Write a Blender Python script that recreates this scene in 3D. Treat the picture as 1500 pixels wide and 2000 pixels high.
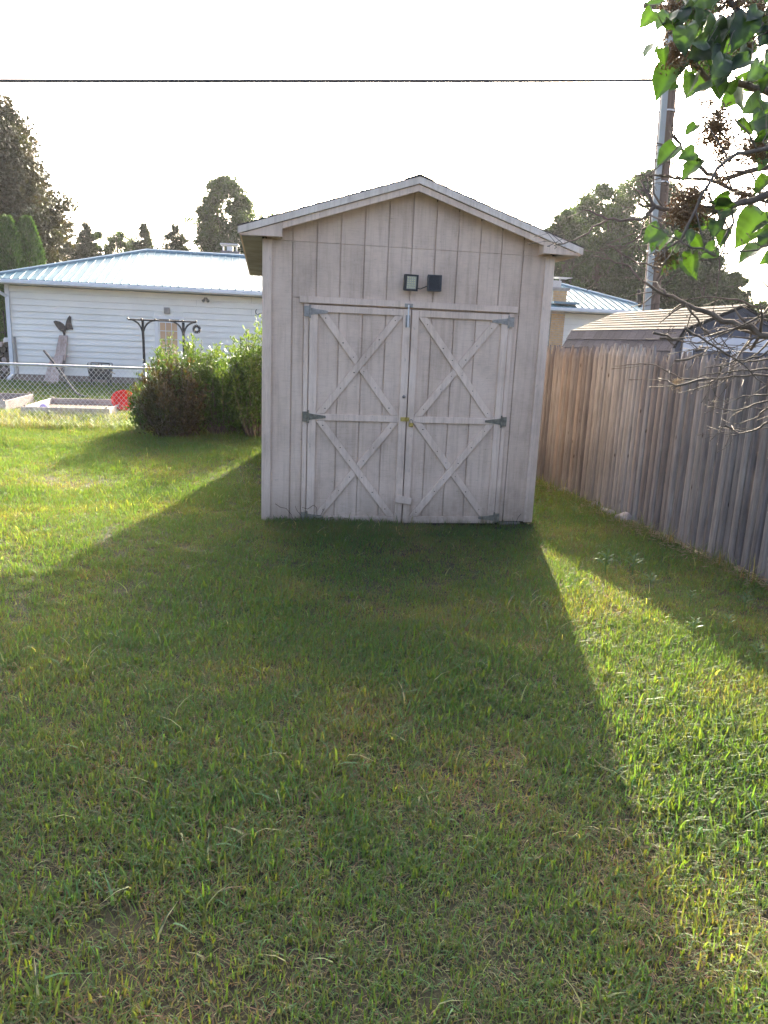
import bpy, math, random
import numpy as np
from mathutils import Vector, Matrix
rnd = random.Random(7)
rng = np.random.default_rng(11)
R = math.radians
scn = bpy.context.scene
col = scn.collection
for o in list(bpy.data.objects):
    bpy.data.objects.remove(o)

# ------------------------------------------------------------------ camera
CY, CP, CR = .1647, .2268, .0421
CAM = np.array([0.0, -6.42, 1.584])
_cy, _sy, _cp, _sp = math.cos(CY), math.sin(CY), math.cos(CP), math.sin(CP)
_f = np.array([_sy*_cp, _cy*_cp, -_sp])
_r0 = np.array([_cy, -_sy, 0.0])
_u0 = np.cross(_r0, _f)
CRT = math.cos(CR)*_r0 + math.sin(CR)*_u0
CUP = -math.sin(CR)*_r0 + math.cos(CR)*_u0
cam = bpy.data.cameras.new('camera')
cam.sensor_fit = 'HORIZONTAL'
cam.sensor_width = 36
cam.lens = 36*1450/1500
cam.clip_start = .05
cam.clip_end = 3000
camo = bpy.data.objects.new('camera', cam)
col.objects.link(camo)
M = Matrix(((CRT[0], CUP[0], -_f[0], CAM[0]), (CRT[1], CUP[1], -_f[1], CAM[1]), (CRT[2], CUP[2], -_f[2], CAM[2]), (0, 0, 0, 1)))
camo.matrix_world = M
scn.camera = camo

# ------------------------------------------------------------------ light
SUN_AZ, SUN_EL = 15.2, 22.5          # azimuth clockwise from +Y
w = bpy.data.worlds.new('World')
scn.world = w
w.use_nodes = True
nt = w.node_tree
nt.nodes.clear()
sky = nt.nodes.new('ShaderNodeTexSky')
sky.sky_type = 'NISHITA'
sky.sun_disc = False
sky.sun_elevation = R(SUN_EL)
sky.sun_rotation = R(SUN_AZ)
sky.air_density = .45
sky.dust_density = 7.0
sky.ozone_density = .1
bg = nt.nodes.new('ShaderNodeBackground')
bg.inputs['Strength'].default_value = .15
out = nt.nodes.new('ShaderNodeOutputWorld')
nt.links.new(sky.outputs[0], bg.inputs['Color'])
nt.links.new(bg.outputs[0], out.inputs['Surface'])
sl = bpy.data.lights.new('sun', 'SUN')
sl.energy = 3.5
sl.angle = R(.6)
sl.color = (1.0, .88, .66)
so = bpy.data.objects.new('sun', sl)
col.objects.link(so)
sd = Vector((math.sin(R(SUN_AZ))*math.cos(R(SUN_EL)), math.cos(R(SUN_AZ))*math.cos(R(SUN_EL)), math.sin(R(SUN_EL))))
so.rotation_euler = sd.to_track_quat('Z', 'Y').to_euler()
so.location = (5, 20, 12)
scn.view_settings.view_transform = 'Standard'
scn.view_settings.look = 'None'
scn.view_settings.gamma = 1
scn.view_settings.exposure = 2.7
scn.view_settings.use_curve_mapping = False

# ------------------------------------------------------------------ helpers
def ray(x, y):
    return _f + (x-750)/1450*CRT - (y-1000)/1450*CUP
def at_y(x, y, Y):
    d = ray(x, y); return CAM + d*(Y-CAM[1])/d[1]
def at_d(x, y, dep):
    return CAM + ray(x, y)*dep
def on_ground(x, y, z=0.0):
    d = ray(x, y); return CAM + d*(z-CAM[2])/d[2]

class MB:
    def __init__(s): s.v = []; s.f = []
    def add(s, v, f):
        n = len(s.v); s.v += [tuple(map(float, p)) for p in v]; s.f += [tuple(i+n for i in q) for q in f]; return s
    def box(s, x0, x1, y0, y1, z0, z1):
        return s.add([(x0,y0,z0),(x1,y0,z0),(x1,y1,z0),(x0,y1,z0),(x0,y0,z1),(x1,y0,z1),(x1,y1,z1),(x0,y1,z1)],
                     [(0,3,2,1),(4,5,6,7),(0,1,5,4),(1,2,6,5),(2,3,7,6),(3,0,4,7)])
    def prism(s, poly, y0, y1):            # poly in (x,z) counter-clockwise seen from -y
        n = len(poly)
        v = [(p[0], y0, p[1]) for p in poly] + [(p[0], y1, p[1]) for p in poly]
        f = [tuple(range(n)), tuple(range(2*n-1, n-1, -1))]
        for i in range(n):
            j = (i+1) % n; f.append((j, i, i+n, j+n))
        return s.add(v, f)
    def extr(s, poly3, d):                 # polygon of 3-D points swept along vector d
        n = len(poly3); d = np.array(d, float)
        v = [tuple(p) for p in poly3] + [tuple(np.array(p)+d) for p in poly3]
        f = [tuple(range(n)), tuple(range(2*n-1, n-1, -1))]
        for i in range(n):
            j = (i+1) % n; f.append((j, i, i+n, j+n))
        return s.add(v, f)
    def tube(s, pts, rad, n=6, cap=True):
        pts = [np.array(p, float) for p in pts]
        if not hasattr(rad, '__len__'): rad = [rad]*len(pts)
        m = len(pts); v = []; prev = None
        for i in range(m):
            t = pts[min(i+1, m-1)] - pts[max(i-1, 0)]
            t = t/(np.linalg.norm(t)+1e-9)
            if prev is None:
                a = np.array([0, 0, 1.0]) if abs(t[2]) < .9 else np.array([1.0, 0, 0])
            else: a = prev
            b = np.cross(t, a); b /= np.linalg.norm(b)+1e-9
            a = np.cross(b, t); prev = a
            for k in range(n):
                th = 2*math.pi*k/n
                v.append(pts[i] + rad[i]*(math.cos(th)*a + math.sin(th)*b))
        f = []
        for i in range(m-1):
            for k in range(n):
                k2 = (k+1) % n
                f.append((i*n+k, i*n+k2, (i+1)*n+k2, (i+1)*n+k))
        if cap: f += [tuple(range(n-1, -1, -1)), tuple(range((m-1)*n, m*n))]
        return s.add(v, f)
    def bar(s, a, b, w_, h_, up=(0, 0, 1)):  # rectangular bar from a to b
        a = np.array(a, float); b = np.array(b, float); t = b-a; L = np.linalg.norm(t); t /= L
        u = np.array(up, float); sde = np.cross(t, u); sde /= np.linalg.norm(sde)+1e-9; u = np.cross(sde, t)
        v = []
        for p in (a, b):
            for i, j in ((-1,-1),(1,-1),(1,1),(-1,1)): v.append(p + sde*w_/2*i + u*h_/2*j)
        return s.add(v, [(0,3,2,1),(4,5,6,7),(0,1,5,4),(1,2,6,5),(2,3,7,6),(3,0,4,7)])
    def lathe(s, prof, c=(0,0,0), n=16):
        v = []; f = []; m = len(prof)
        for r_, z in prof:
            for k in range(n):
                th = 2*math.pi*k/n; v.append((c[0]+r_*math.cos(th), c[1]+r_*math.sin(th), c[2]+z))
        for i in range(m-1):
            for k in range(n):
                k2 = (k+1) % n; f.append((i*n+k, i*n+k2, (i+1)*n+k2, (i+1)*n+k))
        f += [tuple(range(n-1,-1,-1)), tuple(range((m-1)*n, m*n))]
        return s.add(v, f)

def mk(name, verts, faces, mat, parent=None, smooth=False, bevel=0, world=True, fix=False):
    me = bpy.data.meshes.new(name)
    me.from_pydata([tuple(v) for v in verts], [], [tuple(f) for f in faces])
    if fix:
        import bmesh
        b = bmesh.new(); b.from_mesh(me); bmesh.ops.recalc_face_normals(b, faces=b.faces); b.to_mesh(me); b.free()
    me.materials.append(mat)
    if smooth: me.polygons.foreach_set('use_smooth', [True]*len(me.polygons))
    o = bpy.data.objects.new(name, me)
    col.objects.link(o)
    if parent is not None:
        o.parent = parent
        if world:
            q = Vector((0,0,0)); p = parent
            while p is not None: q += p.location; p = p.parent
            o.location = -q
    if bevel:
        m = o.modifiers.new('bevel', 'BEVEL'); m.width = bevel; m.segments = 1; m.limit_method = 'ANGLE'
    return o
def part(name, mb, mat, parent=None, smooth=False, bevel=0, world=True):
    return mk(name, mb.v, mb.f, mat, parent, smooth, bevel, world, fix=True)
def tag(o, label=None, cat=None, group=None, kind=None):
    if label: o['label'] = label
    if cat: o['category'] = cat
    if group: o['group'] = group
    if kind: o['kind'] = kind
    return o
def empty(name, loc, label=None, cat=None, group=None):
    o = bpy.data.objects.new(name, None); o.empty_display_size = .1
    o.location = tuple(float(a) for a in loc); col.objects.link(o)
    return tag(o, label, cat, group)
def twin(src, parent, loc=None, name=None):   # copy of a part, sharing its mesh
    c = src.copy(); col.objects.link(c); c.parent = parent
    if loc is not None: c.location = loc
    return c
def copy_tree(o, parent=None):
    c = o.copy(); col.objects.link(c); c.parent = parent
    for ch in list(o.children): copy_tree(ch, c)
    return c

# ------------------------------------------------------------------ materials
def new_mat(name):
    m = bpy.data.materials.new(name); m.use_nodes = True
    t = m.node_tree; b = t.nodes['Principled BSDF']
    return m, t, b
def N(t, typ, **kw):
    n = t.nodes.new(typ)
    for k, v in kw.items():
        if hasattr(n, k): setattr(n, k, v)
        else: n.inputs[k].default_value = v
    return n
def noise(t, scale, detail=4, vec=None, sc=None, rough=.6):
    n = t.nodes.new('ShaderNodeTexNoise'); n.inputs['Scale'].default_value = scale
    n.inputs['Detail'].default_value = detail; n.inputs['Roughness'].default_value = rough
    if vec is None:
        g = t.nodes.new('ShaderNodeNewGeometry'); vec = g.outputs['Position']
    if sc:
        mp = t.nodes.new('ShaderNodeMapping'); mp.inputs['Scale'].default_value = sc
        t.links.new(vec, mp.inputs['Vector']); vec = mp.outputs['Vector']
    t.links.new(vec, n.inputs['Vector'])
    return n.outputs['Fac']
def ramp(t, fac, stops):
    r = t.nodes.new('ShaderNodeValToRGB'); e = r.color_ramp.elements
    while len(e) < len(stops): e.new(.5)
    for i, (p, c) in enumerate(stops):
        e[i].position = p; e[i].color = (*c, 1) if len(c) == 3 else c
    t.links.new(fac, r.inputs['Fac']); return r.outputs['Color']
def mix(t, a, b, fac, mode='MIX'):
    m = t.nodes.new('ShaderNodeMix'); m.data_type = 'RGBA'; m.blend_type = mode
    for s, v in ((6, a), (7, b)):
        if isinstance(v, tuple): m.inputs[s].default_value = (*v, 1)
        else: t.links.new(v, m.inputs[s])
    if isinstance(fac, (int, float)): m.inputs[0].default_value = fac
    else: t.links.new(fac, m.inputs[0])
    return m.outputs[2]
def bump(t, b, h, strength=.3, dist=.01):
    n = t.nodes.new('ShaderNodeBump'); n.inputs['Strength'].default_value = strength; n.inputs['Distance'].default_value = dist
    t.links.new(h, n.inputs['Height']); t.links.new(n.outputs[0], b.inputs['Normal'])
def objrand(t):
    return t.nodes.new('ShaderNodeObjectInfo').outputs['Random']
def simple(name, c, rough=.6, metal=0, var=.25, scale=8, bmp=.15, spec=.5, objvar=0, sc=None, dark=None):
    m, t, b = new_mat(name)
    f = noise(t, scale, 5, sc=sc)
    d = dark or tuple(x*(1-var) for x in c); l = tuple(min(1, x*(1+var*.6)) for x in c)
    cc = ramp(t, f, [(.3, d), (.7, l)])
    if objvar:
        v = ramp(t, objrand(t), [(0, (1-objvar,)*3), (1, (1+objvar*.5,)*3)])
        cc = mix(t, cc, v, 1.0, 'MULTIPLY')
    t.links.new(cc, b.inputs['Base Color'])
    b.inputs['Roughness'].default_value = rough; b.inputs['Metallic'].default_value = metal
    b.inputs['Specular IOR Level'].default_value = spec
    if bmp: bump(t, b, noise(t, scale*6, 4, sc=sc), bmp, .01)
    return m

def paint_wood(name, base, tint, horiz=True, wear=.5):
    m, t, b = new_mat(name)
    big = noise(t, 2.2, 6, rough=.65)
    c = ramp(t, big, [(.34, tuple(x*.80 for x in base)), (.5, base), (.72, tint)])
    v = ramp(t, objrand(t), [(0, (.95, .945, .94)), (1, (1.03, 1.03, 1.03))])
    c = mix(t, c, v, 1, 'MULTIPLY')
    # fine saw-marks and grain
    fine = noise(t, 6, 6, sc=(1.5, 1.5, 22) if horiz else (20, 20, 1.2), rough=.75)
    c = mix(t, c, ramp(t, fine, [(.36, (.80, .78, .76)), (.52, (1, 1, 1))]), .55, 'MULTIPLY')
    # worn flecks down to grey wood
    fl = noise(t, 14, 6, sc=(1, 1, 2.5) if horiz else (2.5, 2.5, .6), rough=.75)
    fm = ramp(t, fl, [(.62, (0, 0, 0)), (.70, (1, 1, 1))])
    mm = t.nodes.new('ShaderNodeMath'); mm.operation = 'MULTIPLY'; mm.inputs[1].default_value = wear
    t.links.new(fm, mm.inputs[0])
    c = mix(t, c, (.20, .17, .145), mm.outputs[0])
    st = noise(t, 2.5, 5, sc=(9, 9, .55), rough=.7)
    c = mix(t, c, ramp(t, st, [(.36, (.74, .71, .68)), (.52, (1, 1, 1))]), .6, 'MULTIPLY')
    # splashed soil near the ground
    g = t.nodes.new('ShaderNodeNewGeometry'); sx = t.nodes.new('ShaderNodeSeparateXYZ'); t.links.new(g.outputs['Position'], sx.inputs[0])
    mr = t.nodes.new('ShaderNodeMapRange'); mr.inputs[1].default_value = .34; mr.inputs[2].default_value = 0.0
    mr.inputs[3].default_value = 0; mr.inputs[4].default_value = 1
    t.links.new(sx.outputs['Z'], mr.inputs[0])
    sp = noise(t, 9, 5, rough=.7)
    m2 = t.nodes.new('ShaderNodeMath'); m2.operation = 'MULTIPLY'; t.links.new(mr.outputs[0], m2.inputs[0]); t.links.new(sp, m2.inputs[1])
    c = mix(t, c, (.16, .13, .09), m2.outputs[0])
    t.links.new(c, b.inputs['Base Color'])
    b.inputs['Roughness'].default_value = .75; b.inputs['Specular IOR Level'].default_value = .25
    bump(t, b, fine, .35, .004)
    return m
mShed = paint_wood('weathered_pinkish_grey_paint', (.66, .515, .405), (.73, .585, .47))
mTrim = paint_wood('trim_paint', (.72, .57, .455), (.79, .645, .525), horiz=False, wear=.6)
mRake = paint_wood('pale_rake_paint', (.72, .63, .54), (.78, .70, .62), horiz=False, wear=.1)
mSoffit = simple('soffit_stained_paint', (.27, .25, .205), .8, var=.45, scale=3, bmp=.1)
mDark = simple('dark_gap', (.02, .018, .015), .9, bmp=0)

def wood(name, a, b_, c_, sc=(14, 14, 1.0), objvar=.42, rough=.85):
    m, t, b = new_mat(name)
    f = noise(t, 3, 8, sc=sc, rough=.7)
    c = ramp(t, f, [(.25, a), (.5, b_), (.75, c_)])
    big = noise(t, 1.3, 4)
    c = mix(t, c, ramp(t, big, [(.35, (.72, .70, .70)), (.65, (1.1, 1.1, 1.1))]), .8, 'MULTIPLY')
    oi = objrand(t)
    c = mix(t, c, ramp(t, oi, [(0, (1-objvar, 1-objvar, 1-objvar*.9)), (.5, (1, .985, .97)), (1, (1+objvar*.5, 1+objvar*.5, 1+objvar*.5))]), 1, 'MULTIPLY')
    kn = t.nodes.new('ShaderNodeTexVoronoi'); kn.inputs['Scale'].default_value = 5
    g = t.nodes.new('ShaderNodeNewGeometry'); mp = t.nodes.new('ShaderNodeMapping'); mp.inputs['Scale'].default_value = (2.2, 2.2, .7)
    t.links.new(g.outputs['Position'], mp.inputs[0]); t.links.new(mp.outputs[0], kn.inputs['Vector'])
    c = mix(t, (.055, .04, .03), c, ramp(t, kn.outputs['Distance'], [(.04, (0,0,0)), (.10, (1,1,1))]))
    t.links.new(c, b.inputs['Base Color']); b.inputs['Roughness'].default_value = rough
    b.inputs['Specular IOR Level'].default_value = .2
    bump(t, b, f, .6, .006)
    return m
mPicket = wood('weathered_picket_grey', (.135, .118, .105), (.24, .215, .195), (.34, .31, .285))
mPicketB = wood('weathered_picket_brown', (.116, .111, .111), (.20, .194, .193), (.29, .282, .28))
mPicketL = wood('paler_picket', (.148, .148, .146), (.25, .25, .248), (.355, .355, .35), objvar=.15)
mPlank = wood('rough_plank', (.22, .16, .13), (.42, .34, .30), (.55, .48, .44), sc=(8, 8, 2))
mBox = wood('raised_bed_board', (.22, .18, .16), (.42, .37, .34), (.60, .56, .52), sc=(1.5, 1.5, 16))
mPole = wood('utility_pole_wood', (.05, .034, .028), (.10, .068, .056), (.15, .11, .09), sc=(9, 9, .5))
mBark = simple('bark', (.10, .085, .07), .9, var=.5, scale=6, bmp=.6, sc=(4, 4, 1))
mTwig = simple('twig_bark', (.12, .10, .08), .8, var=.5, scale=30, bmp=.5)
mGalv = simple('galvanised_steel', (.45, .46, .47), .35, .8, var=.2, scale=20, bmp=.05)
mWire = simple('chain_link_wire', (.60, .60, .57), .5, .1, var=.15, scale=20, bmp=0)
mHinge = simple('zinc_hinge', (.31, .29, .26), .55, .25, var=.3, scale=40, bmp=.1)
mHingeP = simple('painted_over_hinge', (.20, .185, .14), .8, 0, var=.45, scale=40, bmp=.25)
mBrass = simple('brass', (.50, .40, .14), .35, .8, var=.3, scale=50, bmp=.05)
mBlackM = simple('black_metal', (.018, .018, .02), .45, .3, var=.3, scale=20, bmp=.05)
mBlackP = simple('black_plastic', (.03, .03, .032), .5, 0, var=.2, scale=30, bmp=.05)
mLens = simple('led_panel', (.40, .41, .34), .25, 0, var=.15, scale=60, bmp=0)
mLED = simple('led_chip', (.62, .60, .30), .3, 0, var=.1, scale=60, bmp=0)
mConc = simple('concrete', (.30, .285, .265), .9, var=.35, scale=5, bmp=.4)
mFound = simple('foundation_block', (.22, .18, .15), .9, var=.35, scale=5, bmp=.4)
mSiding = simple('white_lap_siding', (.74, .73, .66), .5, 0, var=.07, scale=1.2, bmp=.03, objvar=.04)
mWhite = simple('white_trim', (.68, .68, .66), .45, 0, var=.06, scale=2, bmp=.03)
mGutter = simple('grey_white_gutter', (.60, .64, .66), .4, 0, var=.1, scale=2, bmp=.02)
mRib = simple('blue_metal_trim', (.13, .23, .30), .3, .3, var=.15, scale=2, bmp=.02)
mRoofM, _t, _b = new_mat('pale_blue_metal_roofing')
_n = noise(_t, 1.6, 7, sc=(3, .8, 1), rough=.75)
_c = ramp(_t, _n, [(.3, (.075, .18, .22)), (.5, (.11, .235, .275)), (.72, (.22, .32, .34))])
_c = mix(_t, _c, ramp(_t, objrand(_t), [(0, (.9, .93, .95)), (1, (1.04, 1.04, 1.04))]), 1, 'MULTIPLY')
_t.links.new(_c, _b.inputs['Base Color']); _b.inputs['Roughness'].default_value = .5; _b.inputs['Specular IOR Level'].default_value = .12
mBrick = simple('buff_brick', (.50, .33, .17), .85, var=.25, scale=12, bmp=.3, objvar=.15)
mMortar = simple('mortar', (.40, .37, .33), .95, var=.15, scale=20, bmp=.2)
mFlueBrick = simple('dark_brick_cap', (.16, .14, .14), .9, var=.3, scale=10, bmp=.3)
mAsph = simple('asphalt_shingle_tan', (.078, .073, .071), .95, spec=.08, var=.25, scale=60, bmp=.5, objvar=.22)
mAsphD = simple('asphalt_shingle_dark', (.075, .073, .086), .95, spec=.08, var=.25, scale=60, bmp=.5, objvar=.22)
mBlueWall = simple('slate_blue_panel', (.075, .085, .115), .7, var=.25, scale=4, bmp=.15, objvar=.1)
mPlasticW = simple('white_vinyl_frame', (.62, .65, .70), .4, var=.08, scale=3, bmp=0)
mGuard = simple('grey_conduit_guard', (.25, .29, .30), .5, var=.12, scale=3, bmp=.05)
mCable = simple('black_cable', (.015, .014, .02), .6, var=.2, bmp=0)
mRed = simple('red_plastic', (.75, .03, .02), .4, var=.15, scale=5, bmp=0)
mPurple = simple('lavender_ball', (.26, .22, .52), .35, var=.1, scale=5, bmp=0)
mStone = simple('pale_stone', (.34, .32, .30), .9, var=.45, scale=9, bmp=.6, objvar=.2)
mBronze = simple('dark_bronze', (.075, .06, .055), .5, .4, var=.4, scale=15, bmp=.2)
mStraw = simple('dry_straw', (.36, .27, .15), .9, var=.3, scale=30, bmp=0)
mDirt = simple('dark_dirt', (.085, .06, .042), .95, var=.4, scale=6, bmp=.5)
mPane, _t, _b = new_mat('painted_reflection_glass')
_g = _t.nodes.new('ShaderNodeNewGeometry'); _s = _t.nodes.new('ShaderNodeSeparateXYZ'); _t.links.new(_g.outputs['Position'], _s.inputs[0])
_b.inputs['Base Color'].default_value = (.55, .36, .22, 1); _b.inputs['Roughness'].default_value = .12  # peach reflection in the door panes is put into the base colour
_b.inputs['Coat Weight'].default_value = .6
mPaneD = simple('dark_window_glass', (.03, .035, .04), .08, var=.1, bmp=0)

def leaf_mat(name, a, b_, c_, trans=.45, patch=3.0, tcol=None, attr=False, gloss=.12, oinfo=False):
    m = bpy.data.materials.new(name); m.use_nodes = True; t = m.node_tree; t.nodes.clear()
    out = t.nodes.new('ShaderNodeOutputMaterial')
    f = noise(t, patch, 3)
    c = ramp(t, f, [(.3, a), (.5, b_), (.7, c_)])
    if attr:
        at = t.nodes.new('ShaderNodeAttribute'); at.attribute_name = 'tint'
        c = mix(t, c, at.outputs['Color'], 1, 'MULTIPLY')
    if oinfo:
        c = mix(t, c, ramp(t, objrand(t), [(0, (.75, .8, .7)), (1, (1.2, 1.15, 1.1))]), 1, 'MULTIPLY')
    d = t.nodes.new('ShaderNodeBsdfDiffuse'); t.links.new(c, d.inputs['Color'])
    tr = t.nodes.new('ShaderNodeBsdfTranslucent')
    tc = mix(t, c, tcol or (1.7, 1.75, .55), 1, 'MULTIPLY'); t.links.new(tc, tr.inputs['Color'])
    gl = t.nodes.new('ShaderNodeBsdfGlossy'); gl.inputs['Roughness'].default_value = .42; gl.inputs['Color'].default_value = (.8, .85, .8, 1)
    m1 = t.nodes.new('ShaderNodeMixShader'); m1.inputs[0].default_value = trans
    t.links.new(d.outputs[0], m1.inputs[1]); t.links.new(tr.outputs[0], m1.inputs[2])
    lw = t.nodes.new('ShaderNodeLayerWeight'); lw.inputs['Blend'].default_value = .35
    mm = t.nodes.new('ShaderNodeMath'); mm.operation = 'MULTIPLY'; mm.inputs[1].default_value = gloss*2
    t.links.new(lw.outputs['Facing'], mm.inputs[0])
    m2 = t.nodes.new('ShaderNodeMixShader'); t.links.new(mm.outputs[0], m2.inputs[0])
    t.links.new(m1.outputs[0], m2.inputs[1]); t.links.new(gl.outputs[0], m2.inputs[2])
    t.links.new(m2.outputs[0], out.inputs['Surface'])
    return m
mGrass = leaf_mat('grass_blades', (.070, .108, .060), (.092, .124, .068), (.150, .146, .092), .48, 1.1, attr=True, gloss=.02, tcol=(2.05, 1.95, .34))
mTall = leaf_mat('tall_grass', (.075, .10, .035), (.11, .11, .05), (.15, .13, .07), .5, 1.5, attr=True)
mShrub = leaf_mat('shrub_leaf', (.035, .068, .024), (.05, .095, .028), (.072, .125, .034), .36, 4, attr=True)
mShrubR = leaf_mat('flare_tinted_shrub_leaf', (.036, .034, .022), (.05, .042, .026), (.05, .07, .028), .35, 4, attr=True)  # reddish cast of the lens flare put into the leaf colour
mLilac = leaf_mat('lilac_leaf', (.015, .030, .012), (.020, .038, .014), (.026, .046, .016), .42, 9, tcol=(1.6, 2.0, .5), oinfo=True, attr=True)
mMaple = leaf_mat('bronze_maple_leaf', (.017, .024, .012), (.030, .030, .015), (.028, .044, .018), .26, .8, tcol=(1.5, 1.25, .7), attr=True)
mArbor = leaf_mat('arborvitae_leaf', (.035, .08, .02), (.05, .11, .03), (.07, .14, .04), .3, 2, attr=True)
mSpruce = leaf_mat('spruce_needle', (.022, .035, .022), (.035, .05, .03), (.05, .065, .04), .2, .8, attr=True)
mOak = leaf_mat('far_tree_leaf', (.022, .045, .017), (.036, .064, .024), (.054, .082, .032), .35, .6, attr=True)
mWeed = leaf_mat('weed_leaf', (.06, .11, .055), (.075, .13, .065), (.09, .15, .075), .35, 8, gloss=.03)
mSeed = leaf_mat('dry_seed_head', (.12, .07, .04), (.20, .12, .06), (.26, .17, .08), .3, 20, tcol=(1.3, 1.1, .7))

# soil under the lawn
mSoil, _t, _b = new_mat('lawn_soil')
_n = noise(_t, 1.1, 5); _m = noise(_t, 60, 6, rough=.8)
_c = ramp(_t, _n, [(.3, (.030, .038, .016)), (.5, (.042, .042, .020)), (.7, (.060, .052, .027))])
_c = mix(_t, _c, ramp(_t, _m, [(.3, (.5, .5, .5)), (.7, (1.5, 1.4, 1.2))]), 1, 'MULTIPLY')
_t.links.new(_c, _b.inputs['Base Color']); _b.inputs['Roughness'].default_value = .95
bump(_t, _b, _m, .9, .03)
mLawnFar = simple('distant_lawn', (.10, .14, .04), .9, var=.3, scale=3, bmp=.5)

# ------------------------------------------------------------------ ground
def hgt(x, y):                       # gentle unevenness of the lawn
    dip = .045*np.exp(-((y+.02)/.30)**2)/(1+np.exp(-(x-.5)*6))/(1+np.exp((x-2.55)*9))
    return -dip+.018*np.sin(x*1.7+y*.6)+.012*np.sin(x*.5-y*2.1+1)+.008*np.sin(3.1*x+2.7*y)
def hz(x, y):                        # flattened round the shed
    return float(hgt(np.array(x), np.array(y)))
gx_ = np.concatenate([[-600, -200, -80, -40], np.linspace(-24, 24, 97), [40, 80, 200, 600]])
gy_ = np.concatenate([[-300, -80, -30], np.linspace(-14, 34, 97), [60, 120, 300, 1500]])
GX, GY = np.meshgrid(gx_, gy_)
GZ = np.where((np.abs(GX) < 25) & (GY > -15) & (GY < 35), hgt(GX, GY), 0) - .004
nx = len(gx_)
gv = np.stack([GX.ravel(), GY.ravel(), GZ.ravel()], 1)
gf = [(j*nx+i, j*nx+i+1, (j+1)*nx+i+1, (j+1)*nx+i) for j in range(len(gy_)-1) for i in range(nx-1)]
tag(mk('ground', gv, gf, mSoil, smooth=True), kind='structure')

# ------------------------------------------------------------------ the shed
SW, SH, SD = 2.44, 2.34, 3.75
RZ0, RZA = 2.415, 2.875             # roof line height at x=-.2 and at the apex
AX = SW/2
SLOPE = (RZA-RZ0)/(AX+.2)
def roofz(x): return RZA - SLOPE*abs(x-AX)
shed = empty('storage_shed', (AX, 0, 0), 'weathered pinkish grey wooden storage shed with double barn doors on the lawn', 'shed')
WT = 2.815                           # wall panel top under the rake
def wallz(x): return roofz(x) - .075
wb = part('wall', MB().prism([(.012, .015), (SW-.012, .015), (SW-.012, wallz(SW-.02)-.02), (AX, wallz(AX)-.02), (.012, wallz(.02)-.02)], .014, .05), mShed, shed)
grooves = [.05, .222, .419, .614, .812, 1.01, 1.21, 1.408, 1.602, 1.796, 1.985, 2.18, 2.385]
GW = .0045
for a, b in zip(grooves[:-1], grooves[1:]):
    x0, x1 = a+GW, b-GW
    if a < .2: x0 = .052
    if b > 2.3: x1 = 2.383
    # gable row
    if x0 < AX < x1:
        poly = [(x0, 2.343), (x1, 2.343), (x1, wallz(x1)), (AX, wallz(AX)), (x0, wallz(x0))]
    else: poly = [(x0, 2.343), (x1, 2.343), (x1, wallz(x1)), (x0, wallz(x0))]
    part('siding_board', MB().prism(poly, .001, .013), mShed, wb, bevel=.0015)
    # lower row
    if x1 <= .31 or x0 >= 2.14: spans = [(.0, 2.3405)]
    else: spans = [(1.905, 2.3405)]
    for z0, z1 in spans:
        part('siding_board', MB().box(x0, x1, .001, .013, z0, z1), mShed, wb, bevel=.0015)
for x0, x1 in ((.228, .318), (2.135, 2.176)):
    part('siding_board', MB().box(x0, x1, 0.0005, .0128, 0, 1.9), mShed, wb, bevel=.001)
# side and back walls with the same grooved panels
def side_wall(X, s):
    b = part('wall', MB().box(min(X, X-s*.03), max(X, X-s*.03), .05, SD-.015, .015, 2.36), mDark, shed)
    n = 18; st = SD/n
    for i in range(n):
        part('siding_board', MB().box(min(X-s*.0, X+s*.012), max(X, X+s*.012), i*st+.004+(.02 if i == 0 else 0), (i+1)*st-.004, .0, 2.36), mShed, b)
side_wall(.004, -1); side_wall(SW-.004, 1)
bk = part('wall', MB().prism([(.012, .015), (SW-.012, .015), (SW-.012, wallz(SW-.02)-.02), (AX, wallz(AX)-.02), (.012, wallz(.02)-.02)], SD-.014, SD), mDark, shed)
for a, b in zip(grooves[:-1], grooves[1:]):
    poly = [(a+.004, 0), (b-.004, 0), (b-.004, wallz(b)), (a+.004, wallz(a))]
    if a < AX < b: poly = [(a+.004, 0), (b-.004, 0), (b-.004, wallz(b)), (AX, wallz(AX)), (a+.004, wallz(a))]
    part('siding_board', MB().prism(poly, SD+.001, SD+.012), mShed, bk)
# corner boards
for x0, x1 in ((-.022, .056), (SW-.062, SW+.022)):
    part('corner_board', MB().box(x0, x1, -.020, 0.0, -.005, 2.345), mTrim, shed, bevel=.003)
part('corner_board', MB().box(-.022, -.002, .001, .07, -.005, 2.345), mTrim, shed, bevel=.003)
part('corner_board', MB().box(SW+.009, SW+.022, .001, .07, -.005, 2.345), mTrim, shed, bevel=.003)
# door casing: header and jambs
part('door_header', MB().prism([(.285, 1.862), (2.165, 1.862), (2.165, 1.915), (.285, 1.915)], -.030, -.001), mTrim, shed, bevel=.003)
part('door_jamb', MB().box(.322, .362, -.019, 0, -.01, 1.858), mTrim, shed, bevel=.003)
part('door_jamb', MB().box(2.092, 2.132, -.019, 0, -.01, 1.858), mTrim, shed, bevel=.003)
# sill beam and blocks under the floor
part('floor_joist', MB().box(.02, SW-.02, .06, .15, -.03, .014), mDirt, shed)
part('foundation_block', MB().box(2.16, 2.36, .02, .22, -.12, -.012), mConc, shed, bevel=.006)
part('foundation_block', MB().box(.02, .22, .05, .25, -.12, -.012), mConc, shed, bevel=.006)

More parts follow.
